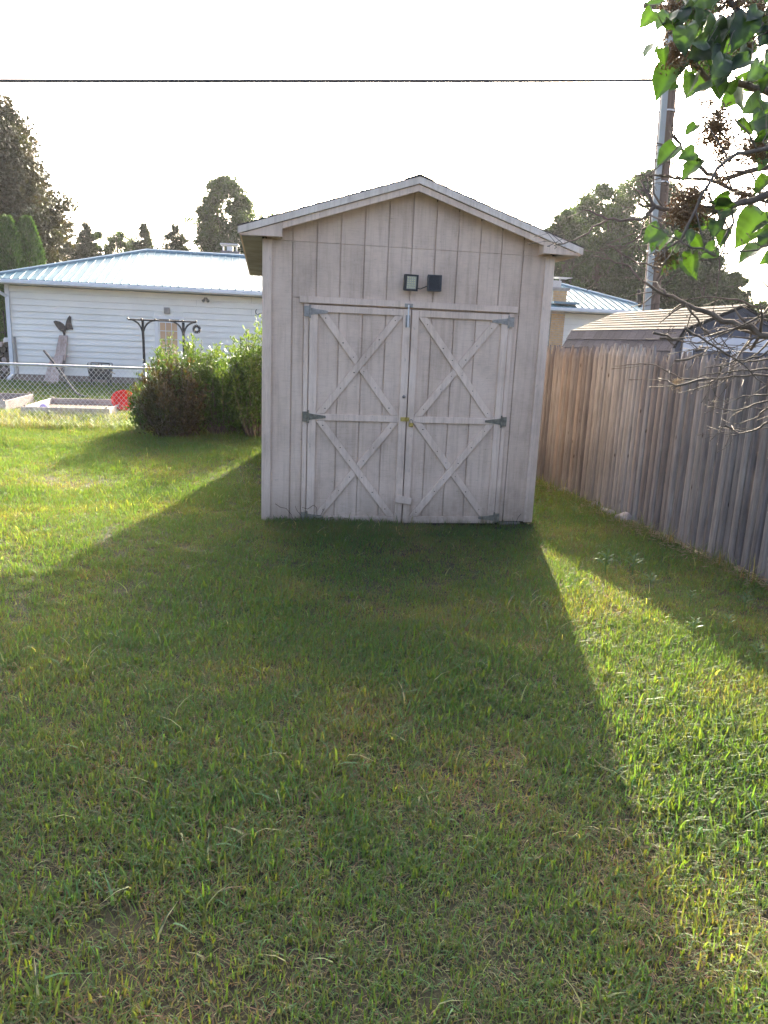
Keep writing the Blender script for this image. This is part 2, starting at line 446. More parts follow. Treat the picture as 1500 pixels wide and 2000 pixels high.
def clipped_bar(a, b, wd, x0, x1, z0, z1):
    a = np.array(a, float); b = np.array(b, float); t = (b-a)/np.linalg.norm(b-a); n = np.array([-t[1], t[0]])
    poly = [a-t*.2-n*wd/2, b+t*.2-n*wd/2, b+t*.2+n*wd/2, a-t*.2+n*wd/2]
    def clip(poly, ax, lim, keep_less):
        out = []
        for i in range(len(poly)):
            p, q = poly[i], poly[(i+1) % len(poly)]
            ip = (p[ax] <= lim) if keep_less else (p[ax] >= lim); iq = (q[ax] <= lim) if keep_less else (q[ax] >= lim)
            if ip: out.append(p)
            if ip != iq:
                s_ = (lim-p[ax])/(q[ax]-p[ax]); out.append(p+(q-p)*s_)
        return out
    for ax, lim, kl in ((0, x0, False), (0, x1, True), (1, z0, False), (1, z1, True)): poly = clip(poly, ax, lim, kl)
    return [tuple(p) for p in poly]
def split_bar(a, b, wd, a2, b2, wd2, *lims):
    """the two halves of brace a-b interrupted by brace a2-b2"""
    a, b, a2, b2 = map(lambda p: np.array(p, float), (a, b, a2, b2))
    d1, d2 = b-a, b2-a2
    s_ = (np.cross(a2-a, d2))/(np.cross(d1, d2))
    c = a+d1*s_; u = d1/np.linalg.norm(d1); v = d2/np.linalg.norm(d2)
    nn = np.array([-u[1], u[0]])
    gap = wd2/2+.002
    res = []
    for sgn, end in ((-1, a), (1, b)):
        poly = clipped_bar(a, b, wd, *lims)
        # half-plane clip against the crossing brace
        n2 = np.array([-v[1], v[0]])
        if np.dot(end-c, n2) < 0: n2 = -n2
        out = []
        for i in range(len(poly)):
            p, q = np.array(poly[i]), np.array(poly[(i+1) % len(poly)])
            dp, dq = np.dot(p-c, n2)-gap, np.dot(q-c, n2)-gap
            if dp >= 0: out.append(tuple(p))
            if (dp >= 0) != (dq >= 0): out.append(tuple(p+(q-p)*dp/(dp-dq)))
        res.append(out)
    return res
def ccw(poly):
    A = sum(poly[i][0]*poly[(i+1) % len(poly)][1]-poly[(i+1) % len(poly)][0]*poly[i][1] for i in range(len(poly)))
    return poly if A > 0 else poly[::-1]
def barn_door(x0, x1, z0, z1, gr, s0, s1, over_upper, lab):
    d = empty('door', (x0, -.02, z0)); d.parent = shed; d.location = Vector((x0, -.02, z0))-shed.location
    d['label'] = lab
    part('door_backing', MB().box(x0+.004, x1-.004, .000, .010, z0+.004, z1-.004), mShed, d)
    xs = [x0]+gr+[x1]
    for a, b in zip(xs[:-1], xs[1:]):
        part('door_board', MB().box(a+(GW if a > x0 else 0), b-(GW if b < x1 else 0), -.012, -.001, z0, z1), mShed, d, bevel=.0015)
    F, Bk = -.033, -.0125
    part('stile', MB().box(x0, s0, F, Bk, z0, z1), mTrim, d, bevel=.0025)
    part('stile', MB().box(s1, x1, F, Bk, z0, z1), mTrim, d, bevel=.0025)
    zt, zm0, zm1, zb = z1-.055, .893, .948, z0+.062
    for za, zb_ in ((zt, z1), (zm0, zm1), (z0, zb)):
        part('rail', MB().box(s0+.0015, s1-.0015, F+.002, Bk, za, zb_), mTrim, d, bevel=.0025)
    wd = .058
    for i, (zl, zh) in enumerate(((zm1+.002, zt-.002), (zb+.002, zm0-.002))):
        down = ((s0+.035, zh), (s1-.035, zl)); upb = ((s0+.035, zl), (s1-.035, zh))
        if (i == 0) == over_upper: first, second = down, upb
        else: first, second = upb, down
        lims = (s0+.002, s1-.002, zl, zh)
        def bb(poly): part('brace', MB().prism(ccw(poly), F+.003, Bk), mTrim, d, bevel=.0025)
        bb(clipped_bar(*first, wd, *lims))
        for q in split_bar(*second, wd, *first, wd, *lims):
            if len(q) > 2: bb(q)
        # nail heads along the braces
        nb = MB()
        for (pa, pb) in (down, upb):
            for s_ in (.06, .28, .42, .58, .74, .94):
                q = np.array(pa)+(np.array(pb)-np.array(pa))*(s_+rnd.uniform(-.02, .02))
                nb.tube([(q[0]+rnd.uniform(-.012, .012), F+.001, q[1]), (q[0], F+.004, q[1])], .0036, 6)
        nl = part('nail', nb, mDark, d); nl['kind'] = 'stuff'
    return d
dL = barn_door(.368, 1.222, -.012, 1.848, [.614, .812, 1.01], .436, 1.157, False, 'left barn door with two stacked cross braces')
dR = barn_door(1.232, 2.086, -.014, 1.846, [1.408, 1.602, 1.796], 1.292, 2.022, True, 'right barn door with peeling paint on a lower brace')
def hinge(x, z, s, mat, d, lab=None):
    h = MB().box(min(x, x+s*.045), max(x, x+s*.045), -.038, -.0335, z-.042, z+.042)
    part('hinge_plate', h, mat, d)
    xx = x-s*.004
    poly = [(xx, z-.030), (xx, z+.030), (xx-s*.05, z+.021), (xx-s*.145, z+.010), (xx-s*.15, z), (xx-s*.145, z-.010), (xx-s*.05, z-.021)]
    part('hinge_strap', MB().prism(ccw(poly), -.0385, -.0335), mat, d)
    part('hinge_barrel', MB().tube([(xx, -.042, z-.054), (xx, -.042, z+.054)], .0075, 8), mat, d, smooth=False)
hinge(.366, 1.795, -1, mHinge, dL); hinge(.366, .925, -1, mHingeP, dL); hinge(.366, .045, -1, mHingeP, dL)
hinge(2.088, 1.785, 1, mHinge, dR); hinge(2.088, .922, 1, mHingeP, dR); hinge(2.088, .040, 1, mHingeP, dR)
# barrel bolt at the top of the meeting stiles
bo = part('barrel_bolt', MB().tube([(1.196, -.052, 1.70), (1.196, -.052, 1.885)], .007, 10), mWhite, dL)
part('bolt_plate', MB().box(1.178, 1.214, -.040, -.0335, 1.70, 1.80).box(1.165, 1.235, -.036, -.031, 1.865, 1.895), mHinge, dL)
# hasp, eye bolt, turn button
part('hasp', MB().box(1.172, 1.250, -.042, -.0335, .905, .94).tube([(1.22, -.055, .905), (1.22, -.055, .94)], .007, 8), mBrass, dL)
part('eye_bolt', MB().lathe([(.004, 0), (.013, .003), (.015, .010), (.010, .02), (.004, .024)], (0, 0, 0), 12), mHinge, dL, world=False)
eb = [c for c in dL.children if c.name.startswith('eye_bolt')][0]
eb.rotation_euler = (R(90), 0, 0); eb.location = Vector((1.192, -.033, 1.118))-Vector((.368, -.02, -.012))
part('turn_button', MB().prism([(1.150, .185), (1.298, .160), (1.303, .222), (1.155, .252)], -.058, -.034), mTrim, dL, bevel=.003)
lock = empty('padlock', (1.262, -.05, .90), 'small brass padlock hanging from the hasp between the shed doors', 'padlock')
part('lock_body', MB().prism([(1.243, .862), (1.283, .858), (1.286, .893), (1.246, .898)], -.064, -.044), mBrass, lock, bevel=.004)
part('shackle', MB().tube([(1.252, -.054, .894), (1.250, -.054, .912), (1.258, -.054, .924), (1.268, -.054, .924), (1.277, -.054, .912), (1.278, -.054, .892)], .0035, 8), mHinge, lock, smooth=True)

# roof: deck, soffits, rakes, shingles
YF, YB = -.14, SD+.16
rf = part('roof', MB().prism([(-.19, RZ0-.035), (AX, RZA-.04), (SW+.19, RZ0-.035), (SW+.19, RZ0-.005), (AX, RZA-.008), (-.19, RZ0-.005)], YF+.024, YB-.024), mDark, shed)
def rake(yf, yb, dz0, dz1, mat, name, ends):
    for s in (-1, 1):
        X0 = AX+s*(AX+.2+ends); 
        z_e = roofz(X0) if ends == 0 else roofz(AX+s*(AX+.2))-SLOPE*ends
        poly = [(X0, z_e+dz0), (AX, RZA+dz0), (AX, RZA+dz1), (X0, z_e+dz1)]
        part(name, MB().prism(ccw(poly), yf, yb), mat, rf, bevel=.002)
rake(YF-.016, YF+.002, -.056, -.002, mRake, 'rake_trim', .012)
# lower rake board, cut back at the boxed returns
for s in (-1, 1):
    X0 = AX+s*(AX-.135); poly = [(X0, roofz(X0)-.110), (AX, RZA-.110), (AX, RZA-.058), (X0, roofz(X0)-.058)]
    part('rake_board', MB().prism(ccw(poly), YF+.003, YF+.022), mTrim, rf, bevel=.002)
    Xi, Xo = AX+s*(AX-.133), AX+s*(AX+.198)
    part('eave_return', MB().prism(ccw([(Xo, RZ0-.066), (Xi, RZ0-.066+.002), (Xi, roofz(Xi)-.0585), (Xo, roofz(Xo)-.0585)]), YF+.001, YF+.021), mTrim, rf, bevel=.002)
    # horizontal soffit and eave fascia along the side
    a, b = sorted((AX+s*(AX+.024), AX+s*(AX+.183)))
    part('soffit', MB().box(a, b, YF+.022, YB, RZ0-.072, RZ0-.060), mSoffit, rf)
    a, b = sorted((AX+s*(AX+.1835), AX+s*(AX+.20)))
    part('fascia', MB().box(a, b, YF+.022, YB, RZ0-.066, RZ0-.004), mTrim, rf, bevel=.002)
    X2 = AX+s*(AX-.135)
    part('return_side', MB().box(min(X2, X2+s*.018), max(X2, X2+s*.018), YF+.022, -.021, RZ0-.064, roofz(X2)-.06), mTrim, rf)
    # rake soffit under the front overhang
    part('rake_soffit', MB().prism(ccw([(X2, roofz(X2)-.078), (AX, RZA-.078), (AX, RZA-.072), (X2, roofz(X2)-.072)]), YF+.023, .0), mTrim, rf)
    part('rake_trim', MB().prism(ccw([(AX+s*(AX+.2), RZ0-.06), (AX, RZA-.06), (AX, RZA-.004), (AX+s*(AX+.2), RZ0-.004)]), YB-.02, YB), mTrim, rf)
sh = MB()
for s in (-1, 1):
    nrow = 12; L = AX+.215; cs = L/nrow
    for k in range(nrow):
        xo = AX+s*(L-k*cs); xi = AX+s*(L-(k+1)*cs-.02 if k < nrow-1 else 0)
        y = YF-.02
        while y < YB+.02:
            wv = rnd.uniform(.22, .34); y2 = min(y+wv, YB+.03)
            t_ = rnd.uniform(.007, .011)
            zo, zi = roofz(xo)+t_, roofz(xi)+.004
            sh.add([(xo, y, zo-.006), (xo, y2-.004, zo-.006), (xi, y2-.004, zi-.004), (xi, y, zi-.004), (xo, y, zo), (xo, y2-.004, zo), (xi, y2-.004, zi), (xi, y, zi)],
                   [(0,3,2,1),(4,5,6,7),(0,1,5,4),(1,2,6,5),(2,3,7,6),(3,0,4,7)])
            y = y2
sp = part('shingles', sh, mAsph, rf); sp['kind'] = 'stuff'
cap = MB()
y = YF-.02
while y < YB:
    cap.add([(AX-.12, y, RZA-SLOPE*.12+.013), (AX, y, RZA+.016), (AX+.12, y, RZA-SLOPE*.12+.013), (AX-.12, y+.2, RZA-SLOPE*.12+.008), (AX, y+.2, RZA+.010), (AX+.12, y+.2, RZA-SLOPE*.12+.008)], [(0,1,4,3),(1,2,5,4)])
    y += .14
cp = part('ridge_shingles', cap, mAsph, rf); cp['kind'] = 'stuff'

# flood lights with their cable
def flood(cx, cz, tiltx, tiltz, lab, glass):
    o = empty('flood_light', (cx, -.075, cz), lab, 'flood light', 'solar flood lights above the shed doors')
    o.rotation_euler = (R(tiltx), 0, R(tiltz))
    hw, hh = .060, .066
    hb = MB()
    pts = [(-hw, -hh), (hw, -hh), (hw, hh), (-hw, hh)]
    fr = [(-hw+.0, -hh), (hw, -hh), (hw, hh), (-hw, hh)]
    hb.prism([(-hw, -hh+.006), (-hw+.006, -hh), (hw-.006, -hh), (hw, -hh+.006), (hw, hh-.006), (hw-.006, hh), (-hw+.006, hh), (-hw, hh-.006)], -.010, .020)
    body = part('housing', hb, mBlackP, o, bevel=.003, world=False)
    rim = MB()
    for a in ((-hw, -hw+.018, -hh, hh), (hw-.018, hw, -hh, hh), (-hw+.018, hw-.018, hh-.014, hh), (-hw+.018, hw-.018, -hh, -hh+.016)):
        rim.box(a[0], a[1], -.018, -.0105, a[2], a[3])
    part('rim', rim, mBlackP, o, world=False, bevel=.002)
    for i in range(6): 
        part('cooling_fin', MB().box(-.045+i*.018, -.042+i*.018, .0205, .034, -.045, .045), mBlackP, o, world=False)
    if glass:
        part('glass', MB().box(-hw+.0185, hw-.0185, -.0135, -.0105, -hh+.0165, hh-.0145), mLens, o, world=False)
        for i in range(4):
            for j in range(5):
                part('led', MB().box(-.034+i*.0185, -.026+i*.0185, -.0152, -.0137, -.040+j*.0185, -.032+j*.0185), mLED, o, world=False)
    else:
        part('cover', MB().box(-hw+.0185, hw-.0185, -.0145, -.0105, -hh+.0165, hh-.0145), mBlackP, o, world=False)
        for i in range(9): part('louvre', MB().box(-.039+i*.009, -.036+i*.009, -.019, -.0147, -.048, .050), mBlackM, o, world=False)
    part('bracket', MB().tube([(0, .035, -.01), (0, .055, -.01), (0, .072, -.01)], .010, 8).box(-.02, .02, .066, .074, -.03, .03), mBlackM, o, world=False)
    return o
flood(1.200, 2.062, 4, 10, 'square black flood light with a pale LED face, left of the pair above the doors', True)
flood(1.400, 2.068, -4, -4, 'square black flood light with a dark ribbed face, right of the pair above the doors', False)
tag(part('cable', MB().tube([(1.265, -.07, 2.02), (1.29, -.04, 2.018), (1.315, -.035, 2.03), (1.345, -.06, 2.043)], .0035, 6), mCable), 'thin black cable joining the two flood lights above the doors', 'cable')
# dry vine tendrils at the lower left corner
vm = MB()
for pts in ([(.10, .16), (.14, .13), (.19, .12), (.24, .06), (.245, .01)], [(.27, .14), (.285, .10), (.33, .05), (.335, .0)], [(.33, .13), (.38, .115), (.43, .15), (.455, .13), (.46, .05)], [(.42, .02), (.45, .05), (.50, .06), (.53, .12)],
            [(.55, .0), (.56, .035), (.60, .04)], [(.15, .0), (.17, .03), (.15, .06)], [(.70, -.01), (.71, .03), (.73, .035)], [(.84, -.02), (.85, .02)], [(2.30, .0), (2.32, .05), (2.34, .08)]):
    vm.tube([(p[0]+rnd.uniform(-.004, .004), -.036-rnd.uniform(0, .006), p[1]) for p in pts], .0022, 5)
tag(part('dry_vine', vm, mDirt), 'thin dry brown vine tendrils clinging to the bottom left of the shed', 'vine')

# ------------------------------------------------------------------ stockade fence
def fx(y): return 3.33+.078*(2.19-y)
fence = empty('stockade_fence', (fx(0), 0, 0), 'weathered grey brown wooden stockade fence with pointed pickets right of the shed', 'fence')
variants = []
for k in range(8):
    r2 = random.Random(k)
    wd = [.068, .074, .080, .086, .072, .092, .078, .064][k]; dp = .020+.012*r2.random(); tip = .07+.05*r2.random(); H = 1.56
    v = []; f = []; n = 5
    prof = [(-wd/2, 0)]+[(-wd/2*math.cos(math.pi*i/n), -dp*math.sin(math.pi*i/n)-.006) for i in range(n+1)]+[(wd/2, 0)]
    m_ = len(prof)
    for z, sc_, ox in ((0, 1, 0), (H*.5, r2.uniform(.96, 1.03), r2.uniform(-.004, .004)), (H-tip, r2.uniform(.95, 1), 0), (H, .14 if r2.random() < .7 else .35, r2.uniform(-.008, .008))):
        for p in prof: v.append((p[0]*sc_+ox, p[1]*(sc_ if sc_ > .5 else .5), z))
    for i in range(3):
        for j in range(m_):
            j2 = (j+1) % m_; f.append((i*m_+j, i*m_+j2, (i+1)*m_+j2, (i+1)*m_+j))
    f.append(tuple(range(3*m_, 4*m_)))
    variants.append((v, f, wd))
pk_mesh = {}
def picket_mesh(k, mat):
    if (k, mat.name) not in pk_mesh:
        me = bpy.data.meshes.new('picket'); me.from_pydata(variants[k][0], [], variants[k][1]); me.materials.append(mat)
        import bmesh
        b = bmesh.new(); b.from_mesh(me); bmesh.ops.recalc_face_normals(b, faces=b.faces); b.to_mesh(me); b.free()
        pk_mesh[(k, mat.name)] = me
    return pk_mesh[(k, mat.name)]
fdir = math.atan2(.078, 1)
y = 5.6; npk = 0
while y > -6.9:
    k = rnd.randrange(8); wd = variants[k][2]
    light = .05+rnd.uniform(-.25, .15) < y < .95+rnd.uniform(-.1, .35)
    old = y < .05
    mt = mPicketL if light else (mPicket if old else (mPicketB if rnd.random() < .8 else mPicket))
    o = bpy.data.objects.new('picket', picket_mesh(k, mt)); col.objects.link(o); o.parent = fence
    yc = y-wd/2
    hh = 1.0+rnd.uniform(-.012, .012)+(.02 if light else 0)
    if old and rnd.random() < .18: hh -= rnd.uniform(.01, .05)
    o.location = Vector((fx(yc)+rnd.uniform(-.011, .006), yc, -.015+.01*rnd.random()))-fence.location
    o.rotation_euler = (rnd.uniform(-.006, .006), rnd.uniform(-.006, .006), -math.pi/2+fdir+rnd.uniform(-.04, .04)+math.pi*0)
    o.scale = (1, 1, hh*1.035)
    y -= wd+(rnd.uniform(.0005, .005) if not (old and rnd.random() < .15) else .009); npk += 1
for z in (.32, .85, 1.36):
    m = MB(); m.bar((fx(5.6)+.022, 5.6, z), (fx(-6.9)+.022, -6.9, z), .04, .075); part('rail', m, mPicket, fence)
for y in (5.2, 2.8, .4, -2.0, -4.4, -6.8):
    part('post', MB().box(fx(y)+.045, fx(y)+.13, y-.045, y+.045, -.1, 1.5), mPicket, fence)

# ------------------------------------------------------------------ neighbour's gambrel shed behind the fence
gs = empty('gambrel_shed', (6.33, 3.0, 0), 'slate blue gambrel shed with tan shingled roof behind the stockade fence', 'shed')
PX, GY0, GY1 = 6.33, 3.0, 6.75
prof = [(-1.04, 1.45), (-.84, 1.88), (0, 2.24), (.84, 1.88), (1.04, 1.45)]
gp = [(PX+a, b) for a, b in prof]
gwall = part('wall', MB().prism(ccw([(PX-.93, 0), (PX+.93, 0)]+[(gp[4][0]-.10, 1.42), (gp[3][0]-.01, 1.84), (PX, 2.20), (gp[1][0]+.01, 1.84), (gp[0][0]+.10, 1.42)]), GY0+.06, GY1-.05), mBlueWall, gs)
def gz_(x):
    a = abs(x-PX)
    return 2.20-(.36/.83)*a if a < .83 else 1.84-(a-.83)*(.42/.11)
xs = np.arange(PX-.90, PX+.91, .2)
for a, b in zip(xs[:-1], xs[1:]):
    za, zb = min(gz_(a+.006), 2.2)-.03, min(gz_(b-.006), 2.2)-.03
    poly = [(a+.006, 1.815), (b-.006, 1.815), (b-.006, max(zb, 1.82)), (a+.006, max(za, 1.82))]
    if a < PX < b: poly.insert(3, (PX, 2.16))
    if max(za, zb) > 1.84: part('siding_board', MB().prism(ccw(poly), GY0+.045, GY0+.0595), mBlueWall, gwall)
part('rake_board', MB().prism(ccw([(PX-.84, 1.86), (PX, 2.215), (PX, 2.165), (PX-.80, 1.82)]), GY0+.02, GY0+.044), mBlueWall, gs)
part('rake_board', MB().prism(ccw([(PX+.84, 1.86), (PX, 2.215), (PX, 2.165), (PX+.80, 1.82)]), GY0+.02, GY0+.044), mBlueWall, gs)
fr = MB().box(PX-.80, PX+.80, GY0+.02, GY0+.044, 1.72, 1.81).box(PX-.80, PX-.72, GY0+.02, GY0+.044, .05, 1.718).box(PX+.72, PX+.80, GY0+.02, GY0+.044, .05, 1.718)
gd = part('door_frame', fr, mPlasticW, gs, bevel=.004)
for s in (-1, 1):
    a, b = sorted((PX+s*.008, PX+s*.715))
    dd = part('door', MB().box(a, b, GY0+.045, GY0+.0595, .06, 1.715), mBlueWall, gs)
    part('door_trim', MB().box(a, a+.07, GY0+.03, GY0+.0445, .06, 1.712).box(b-.07, b, GY0+.03, GY0+.0445, .06, 1.712).box(a+.072, b-.072, GY0+.03, GY0+.0445, 1.63, 1.712), mPlasticW, dd)
groof = empty('roof', (PX, GY0, 2)); groof.parent = gs; groof.location = Vector((0, 0, 2)); groof['label'] = 'gambrel roof of tan shingles with dark lower slopes'
part('roof_deck', MB().prism(ccw([gp[0], gp[1], gp[2], gp[3], gp[4], (gp[4][0]-.03, gp[4][1]), (gp[3][0]-.02, gp[3][1]-.025), (PX, 2.21), (gp[1][0]+.02, gp[1][1]-.025), (gp[0][0]+.03, gp[0][1])]), GY0+.0, GY1), mDark, groof)
shm = {}
def shingle(p0, p1, y0, y1, mat, key):
    """one tab: lower edge at p0, upper edge at p1 (x,z)"""
    L = math.hypot(p1[0]-p0[0], p1[1]-p0[1]); wv = round(y1-y0, 3)
    kk = (key, round(L, 3), wv, mat.name)
    if kk not in shm:
        me = bpy.data.meshes.new('shingle'); mb = MB(); mb.box(0, L+.02, 0, wv-.008, 0, .007)
        mb.v = [(a, b, c+(.014 if a < .01 else 0)) for a, b, c in mb.v]
        me.from_pydata(mb.v, [], mb.f); me.materials.append(mat); shm[kk] = me
    o = bpy.data.objects.new('shingle', shm[kk]); col.objects.link(o); o.parent = groof
    ang = math.atan2(p1[1]-p0[1], p1[0]-p0[0])
    o.rotation_euler = (0, -ang, 0)
    o.location = Vector((p0[0], y0, p0[1]+.003))-Vector((PX, GY0, 2))
    return o
def slope_rows(a, b, rows, mat, key, wid=.24, cap_=300):
    a, b = np.array(a), np.array(b)
    for r_ in range(rows):
        p0 = a+(b-a)*r_/rows; p1 = a+(b-a)*(r_+1)/rows
        y = GY0-.01-(wid/2 if r_ % 2 else 0)
        while y < GY1:
            y0 = max(y, GY0-.01); y1 = min(y+wid, GY1+.01)
            if y1-y0 > .03: shingle(p0, p1, y0, y1, mat, key)
            y += wid
slope_rows(gp[1], gp[2], 8, mAsph, 'u')
slope_rows(gp[0], gp[1], 3, mAsphD, 'l')
other = MB()
for a, b, rows in ((gp[4], gp[3], 3), (gp[3], gp[2], 8)):
    a, b = np.array(a), np.array(b)
    for r_ in range(rows):
        p0 = a+(b-a)*r_/rows; p1 = a+(b-a)*(r_+1)/rows
        other.add([(p0[0], GY0, p0[1]+.012), (p0[0], GY1, p0[1]+.012), (p1[0], GY1, p1[1]+.006), (p1[0], GY0, p1[1]+.006)], [(0, 1, 2, 3)])
ot = part('far_side_shingles', other, mAsphD, groof); ot['kind'] = 'stuff'

# ------------------------------------------------------------------ white house
HY, HX0, HX1 = 17.0, -7.28, 12.2
hs = empty('white_house', (0, HY, 0), 'long white single storey house with pale blue ribbed metal hip roof', 'house')
hw_ = part('wall', MB().box(HX0+.02, HX1-.02, HY+.02, HY+6.8, .2, 2.68), mDark, hs)  # near-black backing paints the shade lines between the clapboards
DX0, DX1, DZ1 = -3.21, -2.40, 2.02
zb = .20; ex = .178; i = 0
while zb < 2.66:
    zt = min(zb+ex, 2.68)-.006
    segs = [(HX0+.09, DX0-.0), (DX1+.0, 4.9), (4.9, HX1-.09)] if zb < DZ1 else [(HX0+.09, -.4 if i % 2 else -2.0), (-.4 if i % 2 else -2.0, 5.4), (5.4, HX1-.09)]
    for a, b in segs:
        mb = MB(); mb.add([(a+.002, HY-.032, zb), (b-.002, HY-.032, zb), (b-.002, HY+.012, zb), (a+.002, HY+.012, zb), (a+.002, HY+.0, zt+.004), (b-.002, HY+.0, zt+.004), (b-.002, HY+.012, zt+.004), (a+.002, HY+.012, zt+.004)],
                      [(0,3,2,1),(4,5,6,7),(0,1,5,4),(1,2,6,5),(2,3,7,6),(3,0,4,7)])
        part('clapboard', mb, mSiding, hw_)
    zb += ex; i += 1
for X, s in ((HX0, -1), (HX1, 1)):
    zb = .20
    a, b = sorted((X+s*.0, X+s*.02))
    lb = MB()
    while zb < 2.66:
        lb.add([(X-s*.01, HY+.1, zb), (X-s*.01, HY+6.8, zb), (X+s*.02, HY+6.8, zb), (X+s*.02, HY+.1, zb), (X, HY+6.8, zb+ex), (X, HY+.1, zb+ex)], [(0,1,2,3),(3,2,4,5)]); zb += ex
    part('end_siding', lb, mSiding, hw_)
part('clapboard', MB().box(DX0-.0, DX1+.0, HY-.02, HY+.012, DZ1+.002, .20+ex*11-.001), mSiding, hw_)
part('corner_board', MB().box(HX0-.03, HX0+.088, HY-.035, HY+.08, .18, 2.7), mWhite, hs)
part('corner_board', MB().box(HX1-.088, HX1+.03, HY-.035, HY+.08, .18, 2.7), mWhite, hs)
part('foundation', MB().box(HX0+.02, HX1-.02, HY+.005, HY+6.8, -.1, .197), mFound, hs)
# roof
EY, EZ, RY, RZ, RX0, RX1, EX0, EX1 = 16.58, 2.84, 20.4, 4.14, -3.86, 8.8, -7.7, 12.62
hroof = part('roof', MB().add([(EX0, EY, EZ-.03), (EX1, EY, EZ-.03), (EX1, 24.2, EZ-.03), (EX0, 24.2, EZ-.03), (RX0, RY, RZ-.03), (RX1, RY, RZ-.03)],
              [(0,3,2,1),(0,1,5,4),(1,2,5),(2,3,4,5),(3,0,4)]), mRib, hs)
part('soffit', MB().box(EX0+.03, EX1-.03, EY+.02, HY-.024, 2.70, 2.715), mWhite, hroof)
PW = .2286
x = EX0; pn = 0
def ridge_t(x):
    if x < RX0: return (x-EX0)/(RX0-EX0)
    if x > RX1: return (EX1-x)/(EX1-RX1)
    return 1.0
while x < EX1-.01:
    x2 = min(x+PW, EX1); t0, t1 = max(0, ridge_t(x)), max(0, ridge_t(x2))
    def rp(xx, t, dz=0): return (xx, EY-.02+(RY-EY+.02)*t, EZ+(RZ-EZ)*t+dz)
    mb = MB()
    a0, b0, b1, a1 = rp(x, 0), rp(x2, 0), rp(x2, t1), rp(x, t0)
    mb.add([a0, b0, b1, a1, (a0[0], a0[1], a0[2]-.012), (b0[0], b0[1], b0[2]-.012)], [(0,1,2,3),(4,5,1,0)])
    part('roof_panel', mb, mRoofM, hroof)
    if t0 > .02:
        rb = MB()
        e = [rp(x-.022, 0, .001), rp(x-.009, 0, .028), rp(x+.009, 0, .028), rp(x+.022, 0, .001)]; g = [rp(x-.022, t0, .001), rp(x-.009, t0, .028), rp(x+.009, t0, .028), rp(x+.022, t0, .001)]
        rb.add(e+g, [(0,1,5,4),(1,2,6,5),(2,3,7,6),(0,3,2,1)])
        part('roof_rib', rb, mRoofM, hroof)
    x = x2; pn += 1
for s in range(2):     # screw heads in rows
    pass
for A, B in (((EX0, EY, EZ), (RX0, RY, RZ)), ((EX1, EY, EZ), (RX1, RY, RZ)), ((EX0, 24.2, EZ), (RX0, RY, RZ)), ((EX1, 24.2, EZ), (RX1, RY, RZ)), ((RX0, RY, RZ), (RX1, RY, RZ))):
    A = np.array(A)+[0, 0, .03]; B = np.array(B)+[0, 0, .03]
    part('ridge_cap', MB().tube([A, B], .055, 6), mRib, hroof)
part('gutter', MB().box(EX0-.02, EX1+.02, EY-.13, EY-.025, EZ-.13, EZ-.02), mGutter, hs, bevel=.02)
part('fascia', MB().box(EX0, EX1, EY-.0245, EY-.003, EZ-.14, EZ-.0335), mWhite, hroof)
part('downspout', MB().bar((EX0+.1, EY-.08, EZ-.1), (EX0+.12, EY-.08, 2.6), .08, .06).bar((EX0+.12, EY-.08, 2.62), (HX0+.05, HY-.07, 2.36), .08, .06, (0, 1, 0)).bar((HX0+.05, HY-.075, 2.4), (HX0+.05, HY-.075, .15), .09, .065, (0, 1, 0)).bar((HX0+.05, HY-.075, .18), (HX0+.02, HY-.4, .06), .09, .065), mGutter, hs)
part('drain_pipe', MB().tube([(HX0+.19, HY-.05, .1), (HX0+.16, HY-.05, 1.25)], .03, 8), mHinge, hs)
# door with glazed panes
hd = part('door', MB().box(DX0+.11, DX1-.11, HY-.01, HY+.02, .2, DZ1-.12), mWhite, hs)
part('door_frame', MB().box(DX0, DX0+.107, HY-.045, HY+.01, .2, DZ1-.09).box(DX1-.107, DX1, HY-.045, HY+.01, .2, DZ1-.09).box(DX0-.04, DX1+.04, HY-.06, HY+.01, DZ1-.088, DZ1), mWhite, hd)
gx0, gx1, gz0, gz1 = -3.07, -2.60, .62, 1.84
gx1 = -2.56
for i in range(3):
    for j in range(5):
        a = gx0+(gx1-gx0)*i/3; b = gx0+(gx1-gx0)*(i+1)/3; c = gz0+(gz1-gz0)*j/5; d_ = gz0+(gz1-gz0)*(j+1)/5
        part('pane', MB().box(a+.010, b-.010, HY-.018, HY-.011, c+.010, d_-.010), mPane, hd)
part('muntin', MB().box(gx0+(gx1-gx0)/3-.009, gx0+(gx1-gx0)/3+.009, HY-.022, HY-.0112, gz0, gz1).box(gx0+(gx1-gx0)*2/3-.009, gx0+(gx1-gx0)*2/3+.009, HY-.022, HY-.0112, gz0, gz1), mWhite, hd)
# chimneys
chm = part('chimney', MB().box(9.0, 9.44, HY-.12, HY+.55, 0, 3.36), mMortar, hs)
chm['label'] = 'buff brick chimney rising through the eave'
bm_ = MB()
z = .05; k = 0
while z < 3.3:
    if not 2.62 < z < 2.9:
        x = 8.99-(.1 if k % 2 else 0)
        while x < 9.45:
            a, b = max(x, 8.99), min(x+.2, 9.45)
            if b-a > .03: bm_.box(a+.005, b-.005, HY-.132, HY-.119, z+.005, z+.062)
            x += .205
    z += .07; k += 1
k2 = part('bricks', bm_, mBrick, chm); k2['kind'] = 'stuff'
part('chimney_cap', MB().box(8.94, 9.52, HY-.17, HY+.6, 3.36, 3.44), mConc, chm)
part('flue', MB().box(9.0, 9.3, HY+.05, HY+.35, 3.44, 3.66).box(8.90, 9.62, HY-.06, HY+.5, 3.75, 3.77).box(9.02, 9.05, HY+.1, HY+.13, 3.66, 3.75).box(9.25, 9.28, HY+.1, HY+.13, 3.66, 3.75), mGalv, chm)
